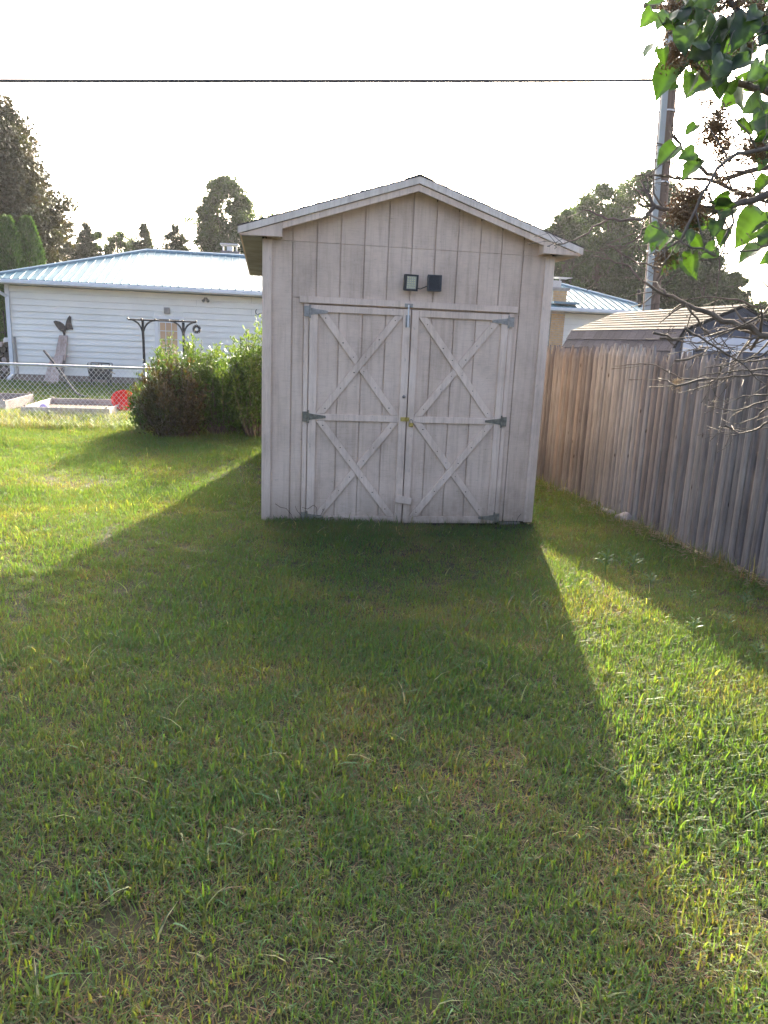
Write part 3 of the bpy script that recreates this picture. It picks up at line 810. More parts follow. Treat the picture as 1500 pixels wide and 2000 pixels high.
part('flashing', MB().box(8.9, 9.75, HY-.50, HY+.60, 2.93, 3.0), mRib, chm)
ch2 = part('chimney', MB().box(-1.50, -.86, 20.9, 21.4, 3.9, 4.36), mFlueBrick, hs)
ch2['label'] = 'low dark chimney with a flat metal cap behind the ridge'
part('chimney_cap', MB().box(-1.52, -.90, 20.88, 21.42, 4.56, 4.60).box(-1.45, -1.40, 21.1, 21.15, 4.36, 4.56).box(-1.0, -.95, 21.1, 21.15, 4.36, 4.56).box(-1.3, -1.1, 21.05, 21.25, 4.36, 4.53), mGalv, ch2)
# window beside the gambrel shed
hwn = part('window_frame', MB().box(11.05, 11.12, HY-.04, HY-.023, 1.5, 2.5).box(12.0, 12.07, HY-.04, HY-.023, 1.5, 2.5).box(11.122, 11.998, HY-.04, HY-.023, 2.43, 2.5).box(11.122, 11.998, HY-.04, HY-.023, 1.5, 1.56), mWhite, hs)
part('pane', MB().box(11.122, 11.998, HY-.032, HY-.0235, 1.562, 2.428), mPaneD, hwn)
part('vent_pipe', MB().tube([tuple(at_y(1245, 600, 17.2)), tuple(at_y(1248, 565, 17.2))], .05, 8), mBlackM, hroof)
# small things on the wall
wl = empty('wall_lantern', (-2.84, HY-.03, 2.16), 'small grey box lantern on the white wall above the door', 'wall lamp')
part('lantern_body', MB().box(-2.93, -2.76, HY-.10, HY-.024, 2.09, 2.27), mHinge, wl, bevel=.01)
part('lantern_glass', MB().box(-2.90, -2.79, HY-.108, HY-.1005, 2.11, 2.24), mConc, wl)
p = at_y(402, 583, HY-.03)
fl = empty('security_light', p, 'small double security light under the eave of the white house', 'flood light')
fm_ = MB().lathe([(.05, 0), (.05, .03)], (p[0], p[1]-.02, p[2]), 10).tube([(p[0]-.02, p[1]-.03, p[2]), (p[0]-.07, p[1]-.12, p[2]-.08)], [.02, .05], 8).tube([(p[0]+.02, p[1]-.03, p[2]), (p[0]+.07, p[1]-.12, p[2]-.08)], [.02, .05], 8)
part('lamp_head', fm_, mHinge, fl)
p = at_y(505, 611, HY-.03)
tag(part('wall_hook', MB().tube([(p[0]+.2, p[1], p[2]+.0), (p[0]+.06, p[1], p[2]-.01), (p[0]-.02, p[1], p[2]-.05), (p[0]-.08, p[1], p[2]-.02), (p[0]-.09, p[1], p[2]+.05), (p[0]-.05, p[1], p[2]+.1)], .01, 6), mBlackM), 'thin black curved hook on the white house wall beside the shed', 'hook')
for q in ((505, 652), (488, 657)):
    pass
# bird wall ornament
e = at_y(127, 641, HY-.04)
bird = empty('bird_ornament', e, 'dark metal bird with spread wings mounted on the white siding', 'wall ornament')
def wing(pts, name, d=.02):
    part(name, MB().prism(ccw([tuple(at_y(px, py, HY-.06)[[0, 2]]) for px, py in pts]), HY-.06, HY-.06+d), mBronze, bird)
wing([(128, 640), (124, 633), (117, 628), (108, 626), (104, 628), (107, 633), (110, 638), (114, 643), (119, 647), (124, 648), (129, 646)], 'wing')
wing([(129, 645), (127, 637), (129, 628), (132, 621), (136, 616), (139, 620), (139, 630), (141, 638), (143, 644), (137, 643)], 'wing')
part('body', MB().tube([at_y(130, 640, HY-.07), at_y(127, 643, HY-.09), at_y(125, 650, HY-.07)], [.015, .03, .02], 8), mBronze, bird, smooth=True)
wing([(122, 647), (128, 647), (127, 657), (124, 657)], 'tail', .015)
# leaning planks
def plank(a, b, c, d_, Yt, Yb, lab, th=.045, mat=mPlank):
    A, B, C, D = at_y(*a, Yt), at_y(*b, Yt), at_y(*c, Yb), at_y(*d_, Yb)
    o = MB().extr([A, B, C, D], (0, th, .01)); ob = part('plank', o, mat, bevel=.004)
    return tag(ob, lab, 'plank', 'planks leaning on the white house')
plank((115, 655), (132, 656), (127, 705), (106, 700), HY-.09, HY-.30, 'brown squared plank leaning upright on the white wall under the bird')
plank((106, 694), (124, 695), (112, 752), (92, 749), HY-.34, HY-.72, 'pale rough plank leaning low in front of the others')
plank((98, 700), (104, 697), (96, 748), (85, 744), HY-.22, HY-.42, 'narrow pinkish board at the left of the leaning planks')
plank((124, 696), (130, 694), (124, 735), (116, 738), HY-.20, HY-.45, 'dark narrow board at the right of the leaning planks', mat=mPicket)
# fire pit cart with an open frame
c0 = at_y(171, 742, 15.2); c1 = at_y(216, 744, 15.2); zt = at_y(171, 720, 15.2)[2]; zr = at_y(171, 709, 15.2)[2]
cart = empty('fire_pit', ((c0[0]+c1[0])/2, 15.2, 0), 'black metal box fire pit with a wire rail in front of the white house', 'fire pit')
part('tub', MB().prism([(c0[0]+.06, .22), (c1[0]-.06, .22), (c1[0]-.01, zt), (c0[0]+.01, zt)], 15.2, 15.65), mBlackM, cart)
rl = MB()
for X in (c0[0]+.02, (c0[0]+c1[0])/2, c1[0]-.02):
    for Yy in (15.22, 15.62): rl.tube([(X, Yy, zt-.02), (X, Yy, zr)], .010, 6)
for Yy in (15.22, 15.62): rl.tube([(c0[0]+.02, Yy, zr), (c1[0]-.02, Yy, zr)], .010, 6)
part('rail', rl, mBlackM, cart)
part('lid_knob', MB().lathe([(.06, 0), (.07, .03), (.06, .09), (.04, .12)], (c0[0]+.24, 15.35, zt-.01), 12), mBlackM, cart)
for X in (c0[0]+.1, c1[0]-.1):
    for Yy in (15.26, 15.6): part('leg', MB().tube([(X, Yy, .24), (X+(.05 if X > -4.5 else -.05), Yy, 0)], .014, 6), mBlackM, cart)
part('handle', MB().tube([(c1[0]-.04, 15.3, zt-.05), (c1[0]+.13, 15.2, zt-.12)], .012, 6), mStraw, cart)

# black metal arbor
AY = 14.2
def ap(x, y): return at_y(x, y, AY)
zc = ap(279, 625)[2]
arb = empty('garden_arbor', (ap(318, 700)[0], AY, 0), 'black metal garden arbor with curved brackets in front of the house door', 'arbor')
xl, xr = ap(250, 625)[0], ap(383, 627)[0]; p1, p2 = ap(279, 640)[0], ap(358, 640)[0]
part('top_bar', MB().tube([(xl, AY, zc), (xr, AY, zc+.01)], .022, 8), mBlackM, arb)
for X in np.linspace(xl, xr, 6): part('cross_bar', MB().tube([(X, AY-.09, zc+.02), (X, AY+.09, zc+.02)], .024, 8), mBlackM, arb)
for X in (p1, p2):
    for Yy in (AY,):
        part('post', MB().tube([(X, Yy, zc-.02), (X+.01, Yy, .75)], .034, 8).tube([(X-.02, Yy, .78), (X-.02, Yy, 0)], .012, 6).tube([(X+.04, Yy, .78), (X+.04, Yy, 0)], .012, 6), mBlackM, arb)
        for s in (-1, 1):
            for dd in (0, .05):
                pts = [(X+s*((.30-dd)*(1-math.cos(t))+.02), Yy, zc-.36+dd+(.35-dd)*math.sin(t)) for t in np.linspace(0, math.pi/2, 8)]
                part('bracket', MB().tube(pts, .012, 6), mBlackM, arb)
ho = at_y(384, 643, AY-.02)
hang = empty('hanging_ornament', (xr, AY, zc), 'round dark twiggy wreath hanging from the arbor end', 'wreath')
wm = MB()
for i in range(26):
    th = 2*math.pi*i/26
    wm.tube([(ho[0]+.05*math.cos(th), AY+rnd.uniform(-.03, .03), ho[2]+.05*math.sin(th)), (ho[0]+.12*math.cos(th+.3), AY+rnd.uniform(-.05, .05), ho[2]+.12*math.sin(th+.3))], [.016, .006], 5)
part('wreath', wm, mBlackM, hang)
part('cord', MB().tube([(xr, AY, zc-.01), (ho[0], AY, ho[2]+.1)], .004, 5), mBlackM, hang)

# bent black pole lying over the back yard
pp = [at_y(86, 685, 13.6), at_y(110, 715, 13.2), at_y(135, 750, 12.6), on_ground(150, 768, .08), on_ground(160, 774, .03), on_ground(200, 780, .03), on_ground(238, 785, .03), on_ground(246, 776, .1), on_ground(252, 768, .2)]
tag(part('bent_pole', MB().tube(pp, .030, 8), mBlackM, smooth=True), 'long bent black pole rising from the grass behind the chain link fence', 'pole')

# ------------------------------------------------------------------ chain link fence
CF = 6.3
cf = empty('chain_link_fence', (-4, CF, 0), 'low galvanised chain link fence across the left of the lawn', 'fence')
ch_z = .98
part('top_rail', MB().tube([(-13, CF, ch_z), (3.1, CF, ch_z)], .021, 8), mGalv, cf, smooth=True)
for X in (-1.93, -5.0, -8.0, -11.0, 1.1):
    part('post', MB().tube([(X, CF+.03, -.05), (X, CF+.03, ch_z+.03)], .030, 10).lathe([(.034, 0), (.03, .03), (.01, .05)], (X, CF+.03, ch_z+.03), 10), mGalv, cf, smooth=True)
mesh_ = MB(); st = .075
nW = int(11.2/st)
for s in (1, -1):
    for i in range(-16, nW+14):
        xa = -9.2+i*st*1.0
        # wire climbs from bottom to top with slope about one
        h0, h1 = .02, ch_z+.02
        x0_, x1_ = xa, xa+s*(h1-h0)*.86
        n = 2
        if -9.4 < min(x0_, x1_) and max(x0_, x1_) < 3.1:
            mesh_.tube([(x0_, CF-.012+(.004*s), h0), (x1_, CF-.012+(.004*s), h1)], .0027, 3, cap=False)
wn = part('wire_mesh', mesh_, mWire, cf); wn['kind'] = 'stuff'

# raised beds
def bed(x0, y0, x1, y1, hgt_, lab):
    o = empty('raised_bed', ((x0+x1)/2, (y0+y1)/2, 0), lab, 'planter', 'wooden raised beds behind the chain link fence')
    t_ = .04
    part('board', MB().box(x0, x1, y0, y0+t_, 0, hgt_), mBox, o, bevel=.004)
    part('board', MB().box(x0, x1, y1-t_, y1, 0, hgt_), mBox, o, bevel=.004)
    part('board', MB().box(x0, x0+t_, y0+t_+.001, y1-t_-.001, 0, hgt_-.004), mBox, o, bevel=.004)
    part('board', MB().box(x1-t_, x1, y0+t_+.001, y1-t_-.001, 0, hgt_-.004), mBox, o, bevel=.004)
    for X in (x0+t_+.02, x1-t_-.02):
        for Y in (y0+t_+.02, y1-t_-.02): part('stake', MB().box(X-.018, X+.018, Y-.018, Y+.018, 0, hgt_+.03), mBox, o)
    part('soil', MB().box(x0+t_, x1-t_, y0+t_, y1-t_, 0, .06), mDirt, o)
    return o
bed(-4.30, 7.75, -2.78, 9.7, .17, 'weathered grey wooden raised bed between the lavender ball and the red tub')
bed(-6.9, 8.55, -4.80, 10.3, .19, 'weathered grey wooden raised bed cut by the left edge of the picture')
b_ = on_ground(87, 807, .0); b_ = (b_[0], b_[1], .085)
prof_ = [(.001, -.095)]+[(.095*math.cos(t), .095*math.sin(t)) for t in np.linspace(-1.4, 1.4, 10)]+[(.001, .095)]
tag(part('ball', MB().lathe(prof_, b_, 16), mPurple, smooth=True), 'lavender ball on the grass beside the raised bed', 'ball')
t0 = on_ground(246, 806, 0)
tub = empty('plastic_tub', (t0[0], t0[1], 0), 'bright red plastic tub tipped up behind the chain link fence', 'tub')
tt = part('basin', MB().lathe([(.05, 0), (.13, .02), (.165, .10), (.18, .17), (.19, .17), (.19, .185), (.17, .185), (.15, .10), (.11, .04), (.02, .035)], (0, 0, 0), 20), mRed, tub, smooth=False, world=False)
tt.rotation_euler = (R(50), R(12), 0); tt.location = (-.03, -.02, .13); tt.scale = (1.2, 1.2, 1.2)
th_ = part('leg', MB().tube([(.13, -.05, .2), (.16, -.08, 0)], .02, 6).tube([(.05, .1, .12), (.08, .14, 0)], .02, 6), mRed, tub, world=False)
tf = part('wire_stand', MB().tube([(-.14, -.1, .02), (.12, -.12, .02), (.12, .1, .02), (-.14, .1, .02), (-.14, -.1, .02)], .010, 6).tube([(-.14, -.1, .02), (-.10, -.03, .12)], .010, 6), mGalv, tub, world=False)

# far left: dark post, clutter
lt = at_y(5, 700, 18.4)
wp = empty('wood_pile', (lt[0]-.1, 18.4, 0), 'dark stacked firewood past the left end of the white house', 'wood pile')
for j in range(7):
    for i in range(6):
        X = lt[0]-.75+i*.19+(.09 if j % 2 else 0); Z = .09+j*.15
        part('log', MB().tube([(X, 18.2, Z), (X+rnd.uniform(-.02, .02), 18.8, Z)], rnd.uniform(.07, .09), 8), mBark if rnd.random() < .75 else mPlank, wp)
sn = at_y(17, 680, 18.1)
tag(part('tarp', MB().box(sn[0]-.14, sn[0]+.22, 18.15, 18.9, 1.17, 1.20).prism([(sn[0]-.16, 1.05), (sn[0]+.1, 1.10), (sn[0]+.1, 1.17), (sn[0]-.14, 1.17)], 18.12, 18.149), mWhite, bevel=.01), 'crumpled white tarp on top of the firewood', 'tarp')
gate = at_y(9, 640, 19.5)
tag(part('shepherd_hook', MB().tube([(gate[0]+.02, 19.5, 0), (gate[0], 19.5, 2.0)], .02, 6).tube([(gate[0]-.3, 19.5, 1.35), (gate[0]+.25, 19.5, 1.33)], .015, 6), mBlackM), 'thin dark iron stake with a crossbar behind the firewood', 'stake')

# ------------------------------------------------------------------ utility pole and wires
pl = empty('utility_pole', (10.55, 13.2, 0), 'tall brown wooden utility pole with grey cable guard behind the gambrel shed', 'utility pole')
b0 = at_y(1271, 605, 13.2); b1 = at_y(1309, 130, 13.2)
dx = (b1[0]-b0[0])/(b1[2]-b0[2])
def polx(z): return b0[0]+dx*(z-b0[2])
part('shaft', MB().tube([(polx(z), 13.2, z) for z in np.linspace(-.2, 10.6, 10)], list(np.linspace(.225, .19, 10)), 14), mPole, pl, smooth=True)
part('cable_guard', MB().bar((polx(-.1)-.235, 12.97, -.1), (polx(9.3)-.20, 12.99, 9.3), .155, .07, (0, 1, 0)), mGuard, pl)
for z in (2.5, 4.2, 5.9, 7.6): part('strap', MB().lathe([(.232, 0), (.232, .03)], (polx(z), 13.2, z), 14), mGalv, pl)
part('cross_arm', MB().box(polx(9.9)-.9, polx(9.9)+.9, 13.02, 13.1, 9.85, 9.96), mPole, pl)
for z in (3.0,): part('meter_box', MB().tube([at_y(1250, 600, 13.0), at_y(1248, 566, 13.0)], .05, 8), mBlackM, pl)
def wire(a, b, sag, r_, lab):
    a, b = np.array(a), np.array(b)
    pts = [a+(b-a)*t-np.array([0, 0, 4*sag*t*(1-t)]) for t in np.linspace(0, 1, 24)]
    tag(part('power_line', MB().tube(pts, r_, 6), mCable), lab, 'power line')
wz = at_y(1300, 157, 13.1)
wa = at_y(0, 155, 15.5); wa = wa+(wa-wz)*.9
wire(wa, (wz[0], 13.1, wz[2]), 0.03, .042, 'thick dark overhead cable crossing the sky to the utility pole')
wz2 = at_y(1304, 185, 13.1)
wb_ = at_y(60, 179, 14.5); wb_ = wb_+(wb_-wz2)*.9
wire(wb_, (wz2[0], 13.1, wz2[2]), 0.03, .010, 'thin overhead wire just below the thick dark cable')

# ------------------------------------------------------------------ foliage
def leaf_quads(pts, size, aspect=.5, up=.0, dirs=None, fold=.25, jitter=.35):
    """diamond leaves, two triangles each, at pts; returns verts, faces, per-leaf random"""
    n = len(pts)
    d = rng.normal(size=(n, 3)) if dirs is None else dirs+rng.normal(size=(n, 3))*jitter
    d[:, 2] += up
    d /= np.linalg.norm(d, axis=1)[:, None]+1e-9
    q = rng.normal(size=(n, 3)); s_ = np.cross(d, q); s_ /= np.linalg.norm(s_, axis=1)[:, None]+1e-9
    nn = np.cross(s_, d)
    L = size*rng.uniform(.6, 1.3, n)[:, None]
    a = pts; t = pts+d*L; m = pts+d*L*.45+nn*L*fold*.3
    v = np.empty((n*4, 3)); v[0::4] = a; v[1::4] = m+s_*L*aspect*.5; v[2::4] = t; v[3::4] = m-s_*L*aspect*.5
    return v
def foliage_obj(name, pts, size, mat, parent, aspect=.5, up=0., dirs=None, tints=None, jitter=.35):
    v = leaf_quads(pts, size, aspect, up, dirs, jitter=jitter); n = len(pts)
    me = bpy.data.meshes.new(name)
    me.vertices.add(n*4); me.vertices.foreach_set('co', v.astype(np.float32).ravel())
    idx = np.arange(n*4).reshape(n, 4)
    tri = np.empty((n*2, 3), np.int32); tri[0::2] = idx[:, [0, 1, 2]]; tri[1::2] = idx[:, [0, 2, 3]]
    me.loops.add(n*6); me.loops.foreach_set('vertex_index', tri.ravel())
    me.polygons.add(n*2); me.polygons.foreach_set('loop_start', np.arange(0, n*6, 3, dtype=np.int32)); me.polygons.foreach_set('loop_total', np.full(n*2, 3, np.int32))
    me.update(); me.validate()
    ca = me.color_attributes.new('tint', 'FLOAT_COLOR', 'POINT')
    if tints is None:
        g = rng.uniform(.65, 1.35, n); tints = np.stack([g*rng.uniform(.85, 1.2, n), g, g*rng.uniform(.7, 1.2, n)], 1)
    c = np.ones((n*4, 4), np.float32); c[:, :3] = np.repeat(tints, 4, axis=0)
    ca.data.foreach_set('color', c.ravel())
    me.materials.append(mat)
    o = bpy.data.objects.new(name, me); col.objects.link(o)
    if parent is not None:
        o.parent = parent; o.location = -parent.location
    return o
def clumps(centers, radii, per, flat=1.0):
    pts = []
    for c, r_ in zip(centers, radii):
        n = max(3, int(per*rng.uniform(.6, 1.3)))
        p = rng.normal(size=(n, 3)); p /= np.linalg.norm(p, axis=1)[:, None]; p *= (rng.random(n)**.45)[:, None]*r_; p[:, 2] *= flat
        pts.append(np.array(c)+p)
    ids = np.repeat(np.arange(len(pts)), [len(q) for q in pts])
    cl = rng.uniform(.55, 1.5, len(pts)); g = cl[ids]*rng.uniform(.75, 1.25, len(ids))
    clumps.tint = np.stack([g*rng.uniform(.9, 1.15, len(ids)), g, g*rng.uniform(.75, 1.1, len(ids))], 1)
    return np.concatenate(pts)
def limb_mesh(mb, base, top, r0, r1, bend=.1, n=5):
    base, top = np.array(base, float), np.array(top, float); L = np.linalg.norm(top-base)
    pts = [base+(top-base)*t+np.array([rnd.uniform(-1, 1), rnd.uniform(-1, 1), rnd.uniform(-.3, .3)])*bend*L*math.sin(math.pi*t) for t in np.linspace(0, 1, n)]
    mb.tube(pts, list(np.linspace(r0, r1, n)), 6)
    return pts
def broad_tree(name, base, H, rad, lab, mat, nclump=160, per=70, leaf=.2, crown0=.25, shape=1.0, group=None, seed=0, lean=(0, 0), squash=1.0, lobe=.7):
    base = np.array(base, float)
    o = empty(name, base, lab, 'tree', group)
    mb = MB(); top = base+np.array([lean[0], lean[1], H*.8])
    limb_mesh(mb, base-[0, 0, .2], top, .035*H**1.0*.6, .03, .03, 6)
    cen = []; rd = []
    lobes = [(rng.uniform(0, 2*math.pi), rng.uniform(crown0+.05, .95), rng.uniform(.65, 1.1)) for _ in range(14)]
    for i in range(nclump):
        th, hh, k = lobes[rng.integers(len(lobes))] if rng.random() < lobe else (rng.uniform(0, 2*math.pi), rng.uniform(crown0, 1), .8)
        h = np.clip(hh+rng.normal()*.07, crown0, 1.0); th = th+rng.normal()*.5
        u = (h-crown0)/(1-crown0)
        env = math.sqrt(max(0, 1-abs(2*u**.85-1)**2.2))**shape
        r_ = rad*env*k*math.sqrt(rng.uniform(.25, 1.0))
        c = base+np.array([math.cos(th)*r_+lean[0]*h, math.sin(th)*r_*squash+lean[1]*h, H*h])
        cen.append(c); rd.append(min(.55, rad*rng.uniform(.12, .24)))
    for i in range(0, nclump, max(1, nclump//22)):
        c = cen[i]; t_ = rng.uniform(.25, .7); st_ = base+(top-base)*min(t_, (c[2]-base[2])/H*.9)
        limb_mesh(mb, st_, c, .012*H*.5, .015, .08, 4)
    part('trunk', mb, mBark, o)
    cp_ = clumps(cen, rd, per, .8)
    foliage_obj('crown', cp_, leaf, mat, o, tints=clumps.tint)
    return o
def spruce(base, H, rad, lab, seed=0, gapy=.8):
    base = np.array(base, float)
    o = empty('spruce_tree', base, lab, 'tree', 'spruce trees behind the white house')
    mb = MB(); mb.tube([base-[0, 0, .2], base+[0, 0, H]], [.02*H, .01], 6)
    pts = []; dr = []
    z = .12*H
    while z < H*.985:
        u = 1-z/H; r_ = 1.45*rad*u*rng.uniform(.6, 1.15)+.03
        nb = int(5+7*u)
        for k in range(nb):
            th = rng.uniform(0, 2*math.pi); L = r_*rng.uniform(.6, 1.15)
            n = int(24+95*L)
            t_ = rng.random(n)**.7
            x_ = t_*L
            zz = z-.12*x_+.10*(t_**3)*L
            side = rng.normal(size=n)*.16*(1-t_*.5)*min(1, L)
            p = np.stack([base[0]+math.cos(th)*x_-math.sin(th)*side, base[1]+math.sin(th)*x_+math.cos(th)*side, base[2]+zz+rng.normal(size=n)*.06], 1)
            pts.append(p); d_ = np.stack([np.full(n, math.cos(th)), np.full(n, math.sin(th)), np.full(n, -.25)], 1); dr.append(d_)
        if rng.random() < .35: mb.tube([base+[0, 0, z], base+[math.cos(th)*L, math.sin(th)*L, z-.15*L]], [.03, .01], 4)
        z += (.10+.16*u)*rng.uniform(.7, 1.3)
    part('trunk', mb, mBark, o)
    foliage_obj('crown', np.concatenate(pts), .15, mSpruce, o, aspect=.4, dirs=np.concatenate(dr), jitter=.6)
    return o
def tb(px, py, Y):            # ground position below an image point
    p = at_y(px, py, Y); return (p[0], p[1], 0), p[2]
# left group
b, h = tb(18, 205, 27); broad_tree('maple_tree', (b[0]-1.2, 27, 0), h+.2, 3.1, 'tall bronze leaved maple at the left edge behind the arborvitae', mMaple, 820, 170, .19, .10, .6, lobe=.55)
b, h = tb(84, 462, 29); broad_tree('maple_tree', b, h, 1.35, 'lower bronze brown maple showing right of the green arborvitae', mMaple, 200, 170, .16, .1, .8)
def arborvitae(px, py, Y, rad, lab):
    b, H = tb(px, py, Y); b = np.array(b)
    o = empty('arborvitae', b, lab, 'tree', 'arborvitae at the end of the white house')
    part('trunk', MB().tube([b, b+[0, 0, H*.9]], [.12, .02], 6), mBark, o)
    n = 16000; u = rng.random(n)**.8; th = rng.uniform(0, 2*math.pi, n)
    rr_ = rad*np.sqrt(np.clip(1-(np.abs(u-.25)/.76)**2.0, 0, 1))*(.9+.12*np.sin(th*5+u*17))*(.8+.25*rng.random(n))
    p = np.stack([b[0]+np.cos(th)*rr_, b[1]+np.sin(th)*rr_, u*H], 1)
    d_ = np.stack([np.cos(th)*.5, np.sin(th)*.5, np.ones(n)], 1)
    foliage_obj('crown', p, .13, mArbor, o, aspect=.35, dirs=d_, jitter=.3)
arborvitae(14, 426, 22.5, .46, 'bright green arborvitae column, leftmost of the pair by the white house')
arborvitae(52, 428, 23.4, .62, 'wider bright green arborvitae column, right of the pair by the white house')
# spruces on the skyline
for px, py, Y, rr_, lab in ((120, 443, 38, 2.6, 'small dark spruce tip beside the bronze maple'), (166, 434, 38, 3.2, 'dark pointed spruce left of centre above the blue roof'),
                            (281, 436, 38, 2.9, 'narrow spruce above the left end of the roof ridge'), (342, 434, 37, 3.4, 'regular conical spruce standing alone above the roof ridge')):
    b, h = tb(px, py, Y); spruce(b, h, rr_, lab)
for px, py, rr_, lab in ((192, 458, 1.0, 'loose dark green tree just right of the pointed spruce'), (236, 460, 1.3, 'low rounded dark tree above the hip of the blue roof')):
    b, h = tb(px, py, 39); broad_tree('green_tree', b, h, rr_, lab, mOak, 110, 110, .14, .55, .7)
b, h = tb(440, 355, 36); broad_tree('green_tree', b, h, 1.85, 'tall upright dark tree behind the low chimney', mOak, 560, 110, .15, .35, .55, lobe=.25)
b, h = tb(524, 411, 40); broad_tree('green_tree', b, h, 1.5, 'treetop just showing over the left slope of the shed roof', mOak, 60, 60, .2, .1, .8)
# right group
for px, py, Y, rr_, lab, nc in ((1108, 420, 30, 1.6, 'rounded hazy tree right of the shed roof corner', 170), (1178, 372, 33, 2.7, 'broad hazy green tree behind the brick chimney', 300),
                                (1268, 346, 34, 2.9, 'tallest hazy green tree behind the utility pole', 340), (1345, 400, 35, 2.3, 'hazy green tree right of the utility pole', 240),
                                (1385, 500, 31, 1.5, 'smaller loose green tree above the gambrel shed roof', 120), (1436, 540, 27, 1.15, 'small dark round tree above the gambrel shed peak', 110),
                                (1490, 596, 30, 1.2, 'low green tree at the right edge behind the gambrel shed', 60)):
    b, h = tb(px, py, Y); broad_tree('green_tree', b, h, rr_, lab, mOak, int(nc*1.6), 150, .17, .15, .7, lobe=.42)
b, h = tb(1150, 470, 36); broad_tree('green_tree', b, h, 2.6, 'dark undergrowth tree low behind the right end of the blue roof', mOak, 420, 130, .17, .0, .6)
b, h = tb(1330, 480, 37); broad_tree('green_tree', b, h, 3.0, 'dark low tree filling behind the utility pole base', mOak, 420, 130, .17, .0, .6)

# ------------------------------------------------------------------ shrubs beside the shed
def shrub(cx, cy, H, rad, n_shoots, lab, mat, leaf=.066, skirt=.1, ry=None, seed=0):
    o = empty('privet_shrub', (cx, cy, 0), lab, 'shrub', 'privet shrubs left of the shed')
    mb = MB(); pts = []; dr = []; ti = []
    ry = ry or rad
    for i in range(n_shoots):
        th = rng.uniform(0, 2*math.pi); k = math.sqrt(rng.random())
        bx, by = cx+math.cos(th)*k*rad*.35, cy+math.sin(th)*k*ry*.35
        tx, ty = cx+math.cos(th)*k*rad*rng.uniform(.8, 1.1), cy+math.sin(th)*k*ry*rng.uniform(.8, 1.1)
        hh = H*(1-.30*k*k)*rng.uniform(.5, 1.1)*(1+.10*math.sin(th*3+cx*7))
        A = np.array([bx, by, 0]); B = np.array([tx, ty, hh]); C_ = (A+B)/2+np.array([math.cos(th)*rad*.15, math.sin(th)*ry*.15, hh*.05])
        ts = np.linspace(0, 1, 6)
        P = [((1-t)**2)*A+2*t*(1-t)*C_+t*t*B for t in ts]
        if i % 2 == 0: mb.tube(P, list(np.linspace(.012, .003, 6)), 4)
        n = int(62*rng.uniform(.7, 1.3))
        t_ = skirt+(1-skirt)*rng.random(n)**.8
        c = ((1-t_)**2)[:, None]*A+(2*t_*(1-t_))[:, None]*C_+(t_**2)[:, None]*B
        sp_ = .10*(1-t_*.72)[:, None]
        c = c+rng.normal(size=(n, 3))*sp_*.9
        pts.append(c); ax = (B-A)/np.linalg.norm(B-A)
        d_ = rng.normal(size=(n, 3))*.7+ax*1.0; dr.append(d_)
        g = rng.uniform(.7, 1.3, n)*(1+.25*(t_ > .85)); ti.append(np.stack([g*(1+.25*(t_ > .85)), g, g*.9], 1))
    part('stems', mb, mBark, o)
    foliage_obj('foliage', np.concatenate(pts), leaf, mat, o, aspect=.38, dirs=np.concatenate(dr), tints=np.concatenate(ti), jitter=.2)
    return o
shrub(-1.36, 5.25, 1.12, .52, 170, 'rounded shrub with lens flare tint in its leaf colour at the left end of the privet row', mShrubR, skirt=.06)
shrub(-1.25, 5.75, 1.40, .60, 240, 'tall bright tipped privet in front of the house door', mShrub)
shrub(-.62, 5.65, 1.30, .62, 260, 'wide green privet in the middle of the row', mShrub, skirt=.22)
shrub(-.10, 5.35, 1.66, .48, 230, 'tallest green privet growing against the shed corner', mShrub, skirt=.25)
shrub(-1.86, 6.0, .88, .25, 55, 'small sunlit yellow green sprig leaning over the chain link fence', mShrub, skirt=.2)
shrub(-.50, 6.15, .50, .42, 70, 'low sunlit seedlings growing under the privet row', mShrub, skirt=.1, leaf=.07)

